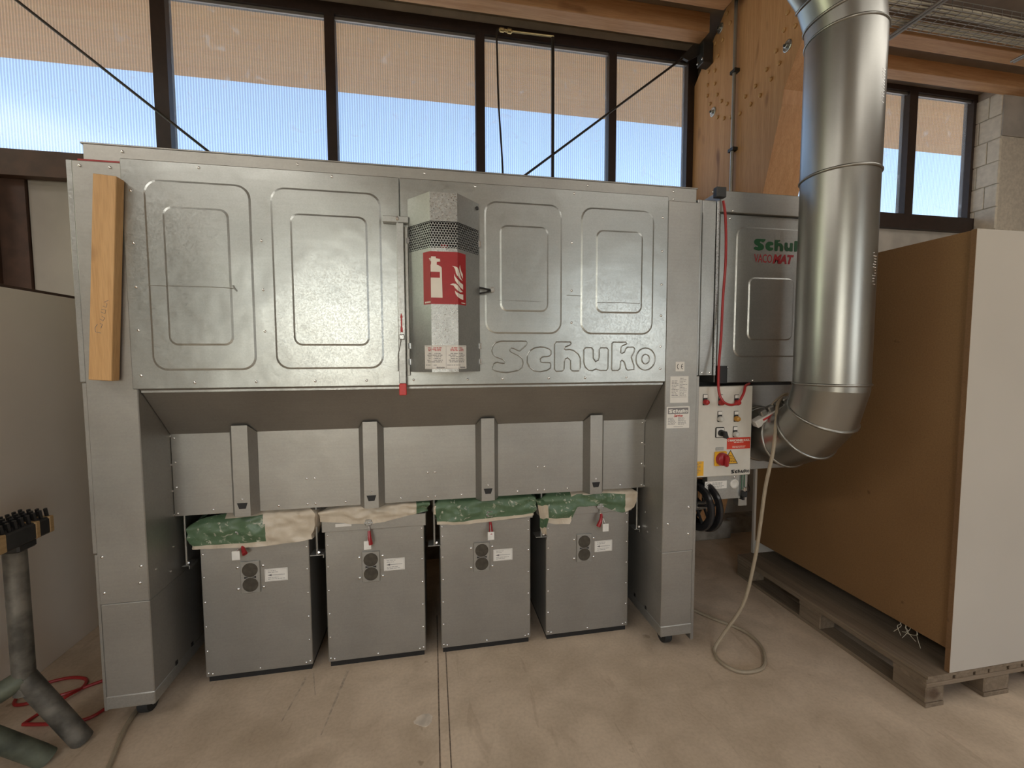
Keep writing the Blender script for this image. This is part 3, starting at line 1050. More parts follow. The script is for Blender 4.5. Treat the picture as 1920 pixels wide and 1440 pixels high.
hz0, hz1 = 2.000, 2.108   # perforated band
mats = ('galv', 'galv', 'galv_bright', 'galv_lower', 'galv')
for k in range(5):
    a, b_ = prof[k], prof[k + 1]
    if k in (0, 4):
        MB().add([(a[0], a[1], ez0), (b_[0], b_[1], ez0), (b_[0], b_[1], ez1), (a[0], a[1], ez1)], [(0, 1, 2, 3)]).build('cover_side', 'galv', ex)
    else:
        mb = MB()
        for z0, z1 in ((ez0, hz0), (hz1, ez1)):
            mb.add([(a[0], a[1], z0), (b_[0], b_[1], z0), (b_[0], b_[1], z1), (a[0], a[1], z1)], [(0, 1, 2, 3)])
        mb.build('cover_facet', 'galv_bright' if k == 2 else 'galv', ex)  # facing facet gets brighter zinc: the light on it is put into the colour
MB().prism(prof, 'z', ez1, ez1 + .002).build('cover_top', 'galv', ex)
# hexagon mesh
pit = .0115
mb = MB()
rw = pit * .866
nr = int((hz1 - hz0) / rw) + 1
for r_ in range(nr):
    u = uu[1] + (pit / 2 if r_ % 2 else 0)
    while u < uu[4]:
        zc = hz0 + r_ * rw
        R_, q = pit / math.sqrt(3), pit * .44
        outer, inner = [], []
        for a in range(6):
            an = radians(30 + a * 60)
            outer.append((u + R_ * cos(an), zc + R_ * sin(an)))
            inner.append((u + q * cos(an), zc + q * sin(an)))
        vs_ = [fold((min(max(p[0], uu[1]), uu[4]), min(max(p[1], hz0 - .001), hz1 + .001)), .0003) for p in outer + inner]
        mb.add(vs_, [(i, (i + 1) % 6, 6 + (i + 1) % 6, 6 + i) for i in range(6)])
        u += pit
mb.build('perforated_band', 'galv_bright', ex, kind='stuff')
MB().bbox(-.088, .21, 1.945, 1.963, 1.49, 2.215, .002).build('dark_backing', 'black', ex)  # black sheet added so the holes show the shade of the enclosed inside
# extinguisher bottle inside
MB().lathe([(.045, 0), (.052, .01), (.052, .42), (.035, .47), (.016, .49), (.016, .53)], (.06, 1.905, 1.50), (0, 0, 1), 20).build('extinguisher_bottle', 'red_plastic', ex, True)
MB().bbox(.0, .11, 1.89, 1.92, 2.03, 2.07, .004).build('extinguisher_valve', 'black', ex)
for z0 in (1.53, 1.60, 2.05):
    for xx in (-.094, .216):
        MB().lathe([(.008, -.012), (.008, .012)], (xx, 1.948, z0), (0, 0, 1), 8).build('hinge', 'screw', ex)
MB().dome((.205, 1.93, 2.20), (1, -1, 0), .009).build('lock_bolt', 'steel_dark', ex)


def clip(poly, lim, keep_low):
    out = []
    n_ = len(poly)
    for i in range(n_):
        p, q = poly[i], poly[(i + 1) % n_]
        ip = (p[0] <= lim) if keep_low else (p[0] >= lim)
        iq = (q[0] <= lim) if keep_low else (q[0] >= lim)
        if ip:
            out.append(p)
        if ip != iq:
            tt = (lim - p[0]) / (q[0] - p[0])
            out.append((lim, p[1] + tt * (q[1] - p[1])))
    return out


def folded(mb, poly, off):
    for a, b_ in zip(uu[1:-2], uu[2:-1]):
        pp = clip(clip(poly, b_, True), a, False)
        if len(pp) > 2:
            tri_fill(mb, pp, lambda p: fold((min(max(p[0], a + 1e-6), b_ - 1e-6), p[1]), off))


# the sign, artwork in sign units 0..1 (x right, y up)
su0, su1, sz0, sz1 = uu[2] - .046, uu[3] + .052, 1.770, 1.985
sw, sh = su1 - su0, sz1 - sz0
def SG(pts):   # traced on a 1085 x 1270 grid, origin upper left
    return [(su0 + (x - 95) / 1080 * sw, sz1 - (y - 60) / 1260 * sh) for x, y in pts]
mb = MB()
folded(mb, [(su0, sz0), (su1, sz0), (su1, sz1), (su0, sz1)], .0008)
sg = mb.build('sign', 'sign_red', ex)
mb = MB()
folded(mb, SG([(260, 440), (275, 410), (340, 378), (345, 310), (330, 295), (295, 305), (245, 375), (235, 470), (210, 470), (212, 350), (290, 225), (345, 220), (345, 185), (445, 185), (445, 225), (530, 240), (535, 300), (465, 308), (460, 375), (535, 410), (565, 445), (575, 1165), (265, 1165)]), .0014)
for fl_ in ([(785, 395), (850, 405), (900, 430), (935, 490), (960, 560), (1000, 660), (1060, 735), (960, 690), (890, 620), (865, 560), (850, 480), (825, 425)],
            [(975, 350), (985, 420), (1010, 490), (1065, 560), (1070, 675), (1000, 590), (960, 490), (955, 420)],
            [(830, 585), (850, 650), (900, 720), (980, 780), (1072, 815), (1072, 945), (980, 900), (900, 830), (850, 750), (828, 660)],
            [(735, 845), (800, 815), (860, 825), (930, 890), (1000, 960), (1065, 995), (980, 1020), (900, 985), (850, 930), (810, 865)],
            [(838, 985), (880, 1030), (960, 1058), (1075, 1062), (1075, 1190), (985, 1180), (900, 1140), (855, 1070)]):
    folded(mb, SG(fl_), .0014)
mb.build('pictogram', 'sign_cream', sg)
mb = MB()
folded(mb, SG([(290, 550), (525, 550), (525, 690), (290, 690)]), .002)
mb.build('label_field', 'sign_red', sg)
mb = MB()
for q in range(5):
    folded(mb, SG([(140 + q * 38, 1250 + 2), (168 + q * 38, 1252), (168 + q * 38, 1290), (140 + q * 38, 1290)]), .0014)
logo(mb, lambda p: fold(p, .0014), .026, su1 - .032, sz0 + .006)
mb.build('sign_print', 'sign_cream', sg)
# instruction sticker
pu0, pu1, pz0, pz1 = uu[2] - .044, uu[3] + .050, 1.500, 1.600
mb = MB()
folded(mb, [(pu0, pz0), (pu1, pz0), (pu1, pz1), (pu0, pz1)], .0008)
pp_ = mb.build('instruction_sticker', 'paper', ex)
mb, mr_ = MB(), MB()
pm = (pu0 + pu1) / 2
ff = lambda p: fold(p, .0014)
for a, b_ in ((pu0 + .006, pm - .004), (pm + .004, pu1 - .006)):
    text_bars(mr_, ff, a + .012, b_ - .012, 1.592, 1.575, 3, .0032, rnd, .25, True)
    text_bars(mb, ff, a + .003, b_ - .003, 1.569, 1.527, 6, .003, rnd, .4, True)
    text_bars(mb, ff, a, b_ - .03, 1.521, 1.513, 1, .0022, rnd, .1)
    logo(mb, ff, .034, b_ - .036, 1.504)
rects(mb, ff, [(pm - .0004, pz0 + .004, pm + .0004, pz1 - .004)])
for z0 in (pz0 + .003, pz1 - .0038):
    for a, b_ in ((pu0 + .004, uu[2]), (uu[2] + 1e-5, uu[3] - 1e-5), (uu[3] + 1e-5, pu1 - .004)):
        rects(mb, ff, [(a, z0, b_ - 1e-5, z0 + .0008)])
mb.build('print', 'print_grey', pp_)
mr_.build('print_heading', 'print_red', pp_)

# ================================================================== DUST BINS AND SACKS
bins = [
    (-.840, 'dust bin nearest the left column, half green sack over its rim', 0),
    (-.290, 'second dust bin from the left with cream sack and open lid latch', 1),
    (.267, 'third dust bin from the left with green sack folded over its rim', 2),
    (.830, 'dust bin nearest the right column with ruffled green sack', 3),
]
BW = .2385
sacks = [
    # hem profile (t across the front, z), spread left/right, label
    dict(hem=[(0, .668), (.3, .66), (.55, .656), (.8, .664), (1, .675)], top=[(0, .80), (.3, .818), (.6, .832), (1, .835)], over=.050, label='sack half green half cream on the leftmost dust bin'),
    dict(hem=[(0, .757), (.2, .742), (.45, .728), (.6, .735), (.8, .755), (1, .775)], top=[(0, .815), (.25, .835), (.5, .83), (1, .833)], over=.022, label='cream sack with green right corner on the second bin from left'),
    dict(hem=[(0, .70), (.3, .692), (.6, .698), (1, .712)], top=[(0, .83), (.5, .832), (1, .83)], over=.026, label='green sack with cream hem on the third bin from left'),
    dict(hem=[(0, .672), (.12, .655), (.28, .655), (.36, .745), (.6, .745), (.75, .715), (.88, .69), (1, .72)], top=[(0, .825), (.4, .828), (.7, .835), (1, .828)], over=.036, label='ruffled green and cream sack on the bin nearest the right column'),
]


def lerp(tab, t_):
    for (a, va), (b_, vb) in zip(tab, tab[1:]):
        if t_ <= b_:
            k = (t_ - a) / (b_ - a)
            return va + (vb - va) * k
    return tab[-1][1]


for bi, (cx, lab, idx) in enumerate(bins):
    bn = thing('dust_bin', (cx, 2.45, 0), lab, 'bin', 'dust bins under the extractor')
    x0, x1, y0, y1 = cx - BW, cx + BW, 2.2, 2.72
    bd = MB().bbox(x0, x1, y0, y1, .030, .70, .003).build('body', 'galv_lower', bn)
    MB().box(x0 + .008, x1 - .008, y0 + .012, y1 - .01, .0, .03).build('skid', 'black', bn)
    rm = MB()
    rm.bbox(x0 - .010, x1 + .010, y0 - .012, y0 + .004, .698, .762, .002).bbox(x0 - .010, x1 + .010, y1 - .004, y1 + .012, .698, .762, .002)
    rm.bbox(x0 - .010, x0 + .004, y0, y1, .698, .762, .002).bbox(x1 - .004, x1 + .010, y0, y1, .698, .762, .002)
    rm.build('rim', 'galv_lower', bn)
    pts = [(x0 + .012, y0, z) for z in (.05, .16, .28, .40, .52, .63, .68)] + [(x1 - .012, y0, z) for z in (.05, .16, .28, .40, .52, .63, .68)] + [(x, y0, .045) for x in (x0 + .03, cx, x1 - .03)]
    screws(pts, (0, -1, 0), bd, .0048)
    # sight glass
    gx = cx - .024 if bi else cx - .026
    gz = .505
    wp = MB().bbox(gx - .043, gx + .043, 2.193, 2.2, gz - .078, gz + .078, .002).build('window_plate', 'galv', bn)
    for dz in (.036, -.036):
        MB().lathe([(.0345, 0), (.0345, .001), (.031, .0015), (.031, .0005)], (gx, 2.193, gz + dz), (0, -1, 0), 24).build('sight_glass', 'glass_dark', wp)
    ar = MB()
    for s in (-1, 1):
        ar.add([(gx + s * .026, 2.1925, gz + .006), (gx + s * .006, 2.1925, gz), (gx + s * .026, 2.1925, gz - .006)], [(0, 1, 2)])
    ar.build('pointer', 'print_black', wp)
    screws([(gx + s * .056, 2.2, gz + q) for s in (-1, 1) for q in (.05, -.055)], (0, -1, 0), wp, .0075)
    # arrow sticker
    ax0, ax1, az0, az1 = gx + .062, gx + .164, .474, .536
    ss = MB().box(ax0, ax1, 2.1992, 2.1998, az0, az1).build('arrow_sticker', 'paper', bn)
    mb = MB()
    f2 = on_y(0, 2.1986, 0)
    rects(mb, f2, [(ax0 + .022, .5035, ax1 - .012, .5055)])
    mb.add([(ax0 + .012, 2.1986, .5045), (ax0 + .03, 2.1986, .51), (ax0 + .03, 2.1986, .499)], [(0, 1, 2)])
    text_bars(mb, f2, ax0 + .014, ax1 - .03, .53, .514, 2, .002, rnd, .5)
    text_bars(mb, f2, ax0 + .014, ax1 - .012, .496, .481, 2, .002, rnd, .4)
    rects(mb, f2, [(ax0 + .003, az0 + .003, ax1 - .003, az0 + .0036), (ax0 + .003, az1 - .0036, ax1 - .003, az1 - .003), (ax0 + .003, az0 + .003, ax0 + .0036, az1 - .003), (ax1 - .0036, az0 + .003, ax1 - .003, az1 - .003)])
    mb.build('print', 'print_grey', ss)
    # toggle latch with red grip and paper tag
    lx = (cx - .055, cx - .028, cx + .018, cx + .060)[bi]
    lt = MB().bbox(lx - .016, lx + .016, 2.176, 2.189, .722, .752, .003).tube([(lx - .02, 2.18, .735), (lx + .02, 2.18, .735)], .005, 8).build('latch', 'galv_bright', bn)
    if bi in (1, 3):
        MB().tube([(lx, 2.18, .72), (lx + .004, 2.165, .69), (lx + .002, 2.155, .65)], .004, 6).build('hook', 'screw', lt)
    gd = (.02, .006, .0, -.022)[bi]
    dz = (.012, .012, .010, .006)[bi]
    gt = (.664, .70, .692, .70)[bi]
    MB().tube([(lx + .003, 2.188 if bi in (0, 2) else 2.168, gt), (lx + .004 + gd * .4, 2.175 if bi in (0, 2) else 2.158, (gt + .635) / 2), (lx + .004 + gd, 2.16, .635)], [.007, .009, .012], 8).build('latch_grip', 'red_plastic', lt, True)
    tx = (-.012, -.004, .002, .022)[bi]
    MB().bbox(lx + tx - .017, lx + tx + .017, 2.152, 2.157, .600 + dz, .642 + dz, .001).build('paper_tag', 'tag_white', lt)
    MB().tube([(lx + .003, 2.186, gt - .004), (lx + tx * .6, 2.165, (gt + .65) / 2), (lx + tx, 2.1545, .638 + dz)], .0022, 5).build('tag_wire', 'screw', lt)
    if bi == 1:
        MB().box(cx - .185, cx - .11, 2.1872, 2.1878, .722, .738).build('rim_label', 'paper', bn)

    # ---- sack turned over the rim
    sk = sacks[bi]
    n_p, n_v = 200, 16
    ov = sk['over']
    path = []
    X0, X1, Y0, Y1 = x0 - .012, x1 + .012, y0 - .016, y1 + .016
    per = [('f', X1 - X0), ('r', Y1 - Y0), ('b', X1 - X0), ('l', Y1 - Y0)]
    tot = sum(p[1] for p in per)
    for i in range(n_p):
        d = tot * i / n_p
        if d < per[0][1]:
            path.append((X0 + d, Y0, d / per[0][1], (0, -1)))
        elif d < per[0][1] + per[1][1]:
            d -= per[0][1]
            path.append((X1, Y0 + d, 1.0, (1, 0)))
        elif d < 2 * per[0][1] + per[1][1]:
            d -= per[0][1] + per[1][1]
            path.append((X1 - d, Y1, 1 - d / per[0][1], (0, 1)))
        else:
            d -= 2 * per[0][1] + per[1][1]
            path.append((X0, Y1 - d, 0.0, (-1, 0)))
    rings, infos = [], []
    for v in range(n_v + 1):
        w = v / n_v
        ring = []
        for i, (px_, py_, t_, nn) in enumerate(path):
            zt, zb = lerp(sk['top'], t_), lerp(sk['hem'], t_)
            zz = zt + (zb - zt) * w
            # smooth outward direction near corners
            dirv = Vector((0, 0))
            for kk in range(-6, 7):
                q = path[(i + kk) % n_p][3]
                dirv += Vector(q)
            dirv.normalize()
            nz = noise.noise(Vector((px_ * 9 + bi * 7, py_ * 9, zz * 26))) * .014 + noise.noise(Vector((px_ * 26 + bi, py_ * 26, zz * 50))) * .008
            side = ov if nn[0] else ov * .38
            bulge = side * (.35 + .65 * sin(pi * min(1, w * 1.15)) ** .8)
            inn = -.035 * max(0, 1 - w * 5)
            off = max(.003, bulge * (.75 + .5 * noise.noise(Vector((px_ * 5, py_ * 5, bi)))) + nz) + inn
            off = max(off, .003 if w > .2 else -.04)
            ring.append((px_ + dirv.x * off, py_ + dirv.y * off, zz + noise.noise(Vector((px_ * 14, 3 + bi, w * 3))) * .004))
        rings.append(ring)
    mb = MB()
    mb.ring_loft(rings, False, False)
    me_f = []
    for fc in mb.f:
        cxx = sum(mb.v[k][0] for k in fc) / 4
        czz = sum(mb.v[k][2] for k in fc) / 4
        vv = (min(fc) // n_p + .5) / n_v
        t_ = (cxx - X0) / (X1 - X0)
        wob = .02 * noise.noise(Vector((cxx * 30, czz * 30, bi)))
        if bi == 0:
            gr = t_ < .60 + wob and vv < .86 and not (vv < .12 and t_ > .25)
        elif bi == 1:
            gr = t_ > .90 + wob
        elif bi == 2:
            gr = vv < .86 + wob and t_ > -.02
        else:
            gr = (t_ < .30 and vv < .80) or (.30 <= t_ < .90 + wob and vv > .20 + .4 * max(0, .0))
            if t_ > .42 and vv < .24 + wob:
                gr = False
        me_f.append(1 if gr else 0)
    mb.mi = me_f
    so_ = mb.build('plastic_sack', ['bag_cream', 'bag_green'], None, 60, org=(cx, 2.45, .70))
    tag(so_, sk['label'], 'sack', 'plastic sacks turned over the bin rims')

# torn sack corner hanging between third and fourth bin
mb = MB()
cp = [(.545, 2.17, .80), (.565, 2.165, .77), (.572, 2.16, .70), (.566, 2.165, .65), (.572, 2.16, .615)]
rg = []
for k, p in enumerate(cp):
    w_ = (.02, .026, .022, .016, .009)[k]
    rg.append([(p[0] - w_, p[1] + .01, p[2]), (p[0] - w_ * .3, p[1] - .012, p[2]), (p[0] + w_ * .5, p[1] + .004, p[2]), (p[0] + w_, p[1] - .008, p[2]), (p[0] + w_ * .4, p[1] + .016, p[2])])
mb.ring_loft(rg)
mb.mi = [1 if (i // 5) % 2 else 0 for i in range(len(mb.f))]
tag(mb.build('sack_end', ['bag_green', 'bag_cream'], None, 60, org=(.565, 2.17, .62)), 'twisted sack end hanging in the gap between two right bins', 'sack')

# ================================================================== FAN HOUSING
fn = thing('fan_housing', (1.7, 2.4, 1.41), 'grey steel fan housing with green lettering behind the duct', 'fan')
MB().bbox(1.475, 2.05, 2.06, 2.9, 1.41, 2.396, .004).build('casing', 'galv', fn)
MB().bbox(1.465, 2.06, 2.035, 2.9, 2.29, 2.399, .003).build('top_strip', 'galv_lower', fn)
mb = MB().bbox(1.482, 2.045, 2.05, 2.062, 1.41, 2.286, .002)
o0, o1 = rrect(1.575, 1.99, 1.545, 2.228, .05), rrect(1.582, 1.983, 1.552, 2.221, .045)
mb.ring_loft([[(p[0], 2.0498, p[1]) for p in o0], [(p[0], 2.0455, p[1]) for p in o1]], False, True)
o0, o1 = rrect(1.652, 1.93, 1.635, 1.967, .035), rrect(1.659, 1.923, 1.642, 1.960, .03)
mb.ring_loft([[(p[0], 2.0453, p[1]) for p in o0], [(p[0], 2.041, p[1]) for p in o1]], False, True)
dr = mb.build('door', 'galv', fn)
screws([(1.535, 2.05, 2.265), (1.545, 2.05, 1.49), (1.54, 2.035, 2.30), (1.70, 2.05, 1.42)], (0, -1, 0), dr)
MB().box(1.476, 1.53, 2.03, 2.056, 1.408, 1.50).build('cable_notch', 'black', fn)
mb = MB()
logo(mb, on_y(1.677, 2.0448, 2.108), .34)
mb.build('logo', 'green_logo', dr)
mb = MB()
text_mesh(mb, 'VACO', .062, on_y(1.681, 2.0448, 2.046), .0005, 0, .108)
text_mesh(mb, 'MAT', .062, on_y(1.793, 2.0448, 2.046), .0035, .25, .13)
mb.build('lettering', 'red_logo', dr)
MB().box(1.40, 2.04, 2.16, 2.9, 1.385, 1.41).build('under_gap', 'black', fn)
# outlet with flange plate
MB().bbox(1.45, 2.075, 2.175, 2.185, .895, 1.385, .002).build('flange_plate', 'galv_lower', fn)
MB().bbox(1.50, 2.04, 2.2, 2.85, .92, 1.385, .003).build('fan_box', 'galv_lower', fn)
mk = MB().lathe([(.021, 0), (.021, .0008)], (2.035, 2.175, .945), (0, -1, 0), 20).build('rotation_mark', 'paper', fn)
mb = MB()
rects(mb, on_y(2.035, 2.1738, .945), [(-.0025, -.014, .0025, .014), (-.014, -.0025, .014, .0025)])
for k in range(20):
    a0, a1 = k * pi / 10, (k + 1) * pi / 10
    mb.add([(2.035 + q * cos(a), 2.1738, .945 + q * sin(a)) for q, a in ((.0195, a0), (.0195, a1), (.017, a1), (.017, a0))], [(0, 1, 2, 3)])
mb.build('print', 'print_black', mk)

# ================================================================== DUCT
DX, DY, DR = 1.84, 1.72, .15
du = thing('ventilation_duct', (DX, DY, .96), 'thick round galvanised ventilation duct with segmented elbow rising to the ceiling', 'duct')
N = 48


def ring_at(c_, d, r=DR, ref=Vector((1, 0, 0))):
    d = Vector(d).normalized()
    a = (ref - d * ref.dot(d)).normalized()
    b_ = d.cross(a)
    return [Vector(c_) + a * r * cos(t_ * 2 * pi / N) + b_ * r * sin(t_ * 2 * pi / N) for t_ in range(N)]


def seam(c_, d, r=DR):
    mb = MB()
    d = Vector(d).normalized()
    prof_ = [(r - .002, -.007), (r + .003, -.006), (r + .0065, -.002), (r + .0065, .002), (r + .003, .006), (r - .002, .007)]
    mb.lathe(prof_, c_, d, N)
    return mb


EB, EC = .31, (2.03, 1.42)     # elbow radius and centre (y, z)
ZC = EC[1] - EB
rings = [ring_at((DX, 2.175, ZC), (0, -1, 0)), ring_at((DX, EC[0], ZC), (0, -1, 0))]
seams = [((DX, 2.168, ZC), (0, -1, 0)), ((DX, 2.13, ZC), (0, -1, 0))]
angs = (22.5, 45, 67.5)
def epos(a):   # a = 0 at the horizontal inlet, 90 at the vertical
    return (DX, EC[0] - EB * sin(radians(a)), EC[1] - EB * cos(radians(a))), (0, -cos(radians(a)), sin(radians(a)))
segs = []
prev = rings[0]
allr = [rings[0]]
for a in (14, 38, 62, 86):
    c_, d = epos(a)
    allr.append(ring_at(c_, d))
allr.append(ring_at((DX, DY, EC[1]), (0, 0, 1)))
for k in range(len(allr) - 1):
    MB().ring_loft([allr[k], allr[k + 1]], False, False).build('elbow_segment', 'galv_duct', du, 30)
for a in (14, 38, 62):
    seams.append(epos(a))
seams.append(((DX, DY, EC[1]), (0, 0, 1)))
ZT = 2.965
MB().ring_loft([ring_at((DX, DY, EC[1]), (0, 0, 1)), ring_at((DX, DY, 1.9), (0, 0, 1)), ring_at((DX, DY, 2.36), (0, 0, 1))], False, False).build('duct_pipe', 'galv_duct', du, 30)
MB().ring_loft([ring_at((DX, DY, 2.355), (0, 0, 1), DR + .0015), ring_at((DX, DY, ZT), (0, 0, 1), DR + .0015)], False, False).build('duct_pipe', 'galv_duct', du, 30)
seams += [((DX, DY, 2.36), (0, 0, 1)), ((DX, DY, ZT), (0, 0, 1))]
TB = .40
allr = [ring_at((DX, DY, ZT), (0, 0, 1))]
for a in (14, 34, 54, 74, 90):
    c_ = (DX - TB * (1 - cos(radians(a))), DY, ZT + TB * sin(radians(a)))
    d = (-sin(radians(a)), 0, cos(radians(a)))
    allr.append(ring_at(c_, d, DR, Vector((0, 1, 0))))
    if a < 90:
        seams.append((c_, d))
allr[0] = ring_at((DX, DY, ZT), (0, 0, 1), DR, Vector((0, 1, 0)))
for k in range(len(allr) - 1):
    MB().ring_loft([allr[k], allr[k + 1]], False, False).build('elbow_segment', 'galv_duct', du, 30)
MB().ring_loft([allr[-1], ring_at((-3.5, DY, ZT + TB), (-1, 0, 0), DR, Vector((0, 1, 0)))], False, False).build('duct_pipe', 'galv_duct', du, 30)
for c_, d in seams:
    seam(c_, d).build('seam_ring', 'galv_duct', du, 60)
# stamped size marks
mb = MB()
for zz0, zz1 in ((1.86, 2.0), (2.62, 2.76)):
    zz = zz0
    while zz < zz1:
        an = radians(-72)
        for off in (-.02, 0, .02):
            if rnd.random() < .7:
                a = an + off * 3
                mb.dome((DX + DR * cos(a), DY + DR * sin(a), zz), (cos(a), sin(a), 0), .003, .8)
        zz += .012
mb.build('stamped_marks', 'screw', du, kind='stuff')

# ================================================================== CONTROL CABINET
cc = thing('control_cabinet', (1.56, 2.2, .75), 'pale grey control cabinet with red main switch below the fan', 'control box')
CYF = 2.10
MB0 = MB
KC = 2.0 / 2.1


class MB(MB0):
    """cabinet from image coordinates set too deep, scaled about the camera and moved nearer"""
    def build(s, *a, **k):
        s.v = [(p[0] * KC, 2.0 + (p[1] - 2.1), 1.55 + (p[2] - 1.55) * KC) for p in s.v]
        return MB0.build(s, *a, **k)


MB().bbox(1.385, 1.742, CYF + .012, 2.165, .89, 1.385, .003).build('cabinet_body', 'cabinet_paint', cc)
cdoor = MB().bbox(1.383, 1.744, CYF, CYF + .014, .889, 1.386, .003).build('cabinet_door', 'cabinet_paint', cc)


def lamp(x, z, mat):
    pl = MB().bbox(x - .014, x + .014, CYF - .004, CYF, z - .036, z + .024, .002).build('lamp_plate', 'black', cdoor)
    MB().box(x - .0115, x + .0115, CYF - .0048, CYF - .004, z + .004, z + .021).build('plate_label', 'paper', pl)
    MB().lathe([(.0155, 0), (.0155, .012), (.012, .02), (.007, .022)], (x, CYF - .004, z - .019), (0, -1, -.0), 18).build('lamp_lens', mat, pl, True)


for x, z, mm in ((1.452, 1.322, 'red_lamp'), (1.545, 1.318, 'red_lamp'), (1.643, 1.316, 'red_lamp'), (1.543, 1.228, 'clear_lamp'), (1.643, 1.226, 'amber_lamp'), (1.640, 1.140, 'clear_lamp')):
    lamp(x, z, mm)
ks = MB().bbox(1.518, 1.572, CYF - .006, CYF, 1.105, 1.163, .004).build('key_switch', 'black', cdoor)
MB().box(1.522, 1.568, CYF - .0066, CYF - .006, 1.109, 1.159).build('switch_plate', 'white_plastic', ks)
MB().lathe([(.018, 0), (.017, .012), (.014, .016)], (1.548, CYF - .006, 1.132), (0, -1, 0), 16).prism([(1.537, 1.146), (1.556, 1.146), (1.568, 1.112), (1.555, 1.106)], 'y', CYF - .045, CYF - .02).build('switch_knob', 'black', ks)
ms = MB().bbox(1.515, 1.588, CYF - .012, CYF, .949, 1.029, .004).build('main_switch', 'yellow', cdoor)
kn = MB().lathe([(.037, 0), (.037, .006), (.033, .022), (.026, .026)], (1.554, CYF - .012, .989), (0, -1, 0), 26).build('rotary_knob', 'red_plastic', ms, True)
MB().bbox(1.545, 1.567, CYF - .058, CYF - .032, .955, 1.018, .006).build('knob_handle', 'red_plastic', ms)
sp_ = MB().bbox(1.523, 1.572, CYF - .003, CYF, 1.035, 1.051, .001).build('switch_label', 'galv', cdoor)
rl = MB().box(1.592, 1.738, CYF - .0008, CYF - .0002, 1.038, 1.102).build('red_sticker', 'label_red', cdoor)
mb = MB()
text_mesh(mb, 'MASCHINEN KAUL', .016, on_y(1.611, CYF - .0014, 1.081), .0007, 0, .122)
text_bars(mb, on_y(0, CYF - .0014, 0), 1.635, 1.70, 1.078, 1.072, 1, .003, rnd, .1)
text_bars(mb, on_y(0, CYF - .0014, 0), 1.612, 1.72, 1.056, 1.043, 2, .0024, rnd, .3, True)
for k in range(14):
    a0, a1 = k * pi / 7, (k + 1) * pi / 7
    mb.add([(1.602 + q * cos(a), CYF - .0014, 1.087 + q * sin(a)) for q, a in ((.006, a0), (.006, a1), (.0035, a1), (.0035, a0))], [(0, 1, 2, 3)])
mb.build('print', 'sign_cream', rl)
T = [(1.568, .955), (1.664, .955), (1.616, 1.034)]
mb = MB()
tri_fill(mb, T, on_y(0, CYF - .0006, 0))
wt = mb.build('warning_triangle', 'print_black', cdoor)
mb = MB()
tcx, tcz = 1.616, .981
tri_fill(mb, [(tcx + (p[0] - tcx) * .86, tcz + (p[1] - tcz) * .86) for p in T], on_y(0, CYF - .0011, 0))
mb.build('triangle_field', 'yellow', wt)
mb = MB()
for k, w_ in enumerate((.012, .018, .024, .029, .034)):
    text_bars(mb, on_y(0, CYF - .0016, 0), 1.616 - w_, 1.616 + w_, 1.006 - k * .0085, .999 - k * .0085, 1, .003, rnd, .05)
mb.build('print', 'print_black', wt)
ys = MB().box(1.386, 1.453, CYF - .0008, CYF - .0002, .898, .978).build('yellow_sticker', 'yellow', cdoor)
mb = MB()
text_bars(mb, on_y(0, CYF - .0014, 0), 1.392, 1.447, .974, .905, 8, .003, rnd, .5)
mb.build('print', 'print_grey', ys)
mb = MB()
logo(mb, on_y(1.622, CYF - .0008, .901), .115)
mb.build('logo', 'print_black', cdoor)
# lower service plate with socket
lp = MB().bbox(1.49, 1.70, 2.115, 2.16, .752, .887, .002).build('service_plate', 'galv', cc)
MB().bbox(1.70, 1.755, 2.13, 2.17, .70, .887, .002).build('side_plate', 'galv_lower', cc)
MB().lathe([(.026, 0), (.026, .006), (.020, .008), (.019, .003), (.010, .003)], (1.655, 2.115, .838), (0, -1, 0), 22).build('socket', 'white_plastic', lp, True)
sl = MB().box(1.475, 1.61, 2.1142, 2.1148, .815, .858).build('notice_sticker', 'paper', lp)
mb = MB()
text_bars(mb, on_y(0, 2.1138, 0), 1.52, 1.60, .853, .82, 5, .0025, rnd, .3)
for k in range(16):
    a0, a1 = k * pi / 8, (k + 1) * pi / 8
    mb.add([(1.495 + q * cos(a), 2.1138, .837 + q * sin(a)) for q, a in ((.016, a0), (.016, a1), (.013, a1), (.013, a0))], [(0, 1, 2, 3)])
mb.add([(1.485, 2.1138, .832), (1.505, 2.1138, .832), (1.495, 2.1138, .848)], [(0, 1, 2)])
mb.build('print', 'print_grey', sl)
MB().dome((1.66, 2.115, .875), (0, -1, 0), .006).build('screw', 'screw', lp)
MB = MB0
# hanging key strap
class SH(MB):
    def build(s, *a, **k):
        s.v = [(p[0] - .083, p[1], p[2] + .035) for p in s.v]
        return MB.build(s, *a, **k)


ky = thing('key_strap', (1.63, 2.0, .83), 'green strap with black plug hanging below the control cabinet', 'strap')
SH().box(1.698, 1.704, 2.005, 2.009, .805, .888).box(1.712, 1.718, 2.005, 2.009, .80, .888).build('strap', 'cable_green', ky)
SH().bbox(1.697, 1.728, 1.99, 2.015, .765, .80, .006).box(1.705, 1.715, 2.09, 2.0, .748, .77).build('plug', 'black', ky)
SH().lathe([(.008, 0), (.008, .02), (.005, .022)], (1.712, 2.0, .798), (0, 0, 1), 10).build('ring', 'screw', ky)
SH().tube(catmull([(1.722, 2.0, .79), (1.745, 2.0, .80), (1.775, 2.05, .815)], 4), .002, 5).build('wire', 'black', ky)

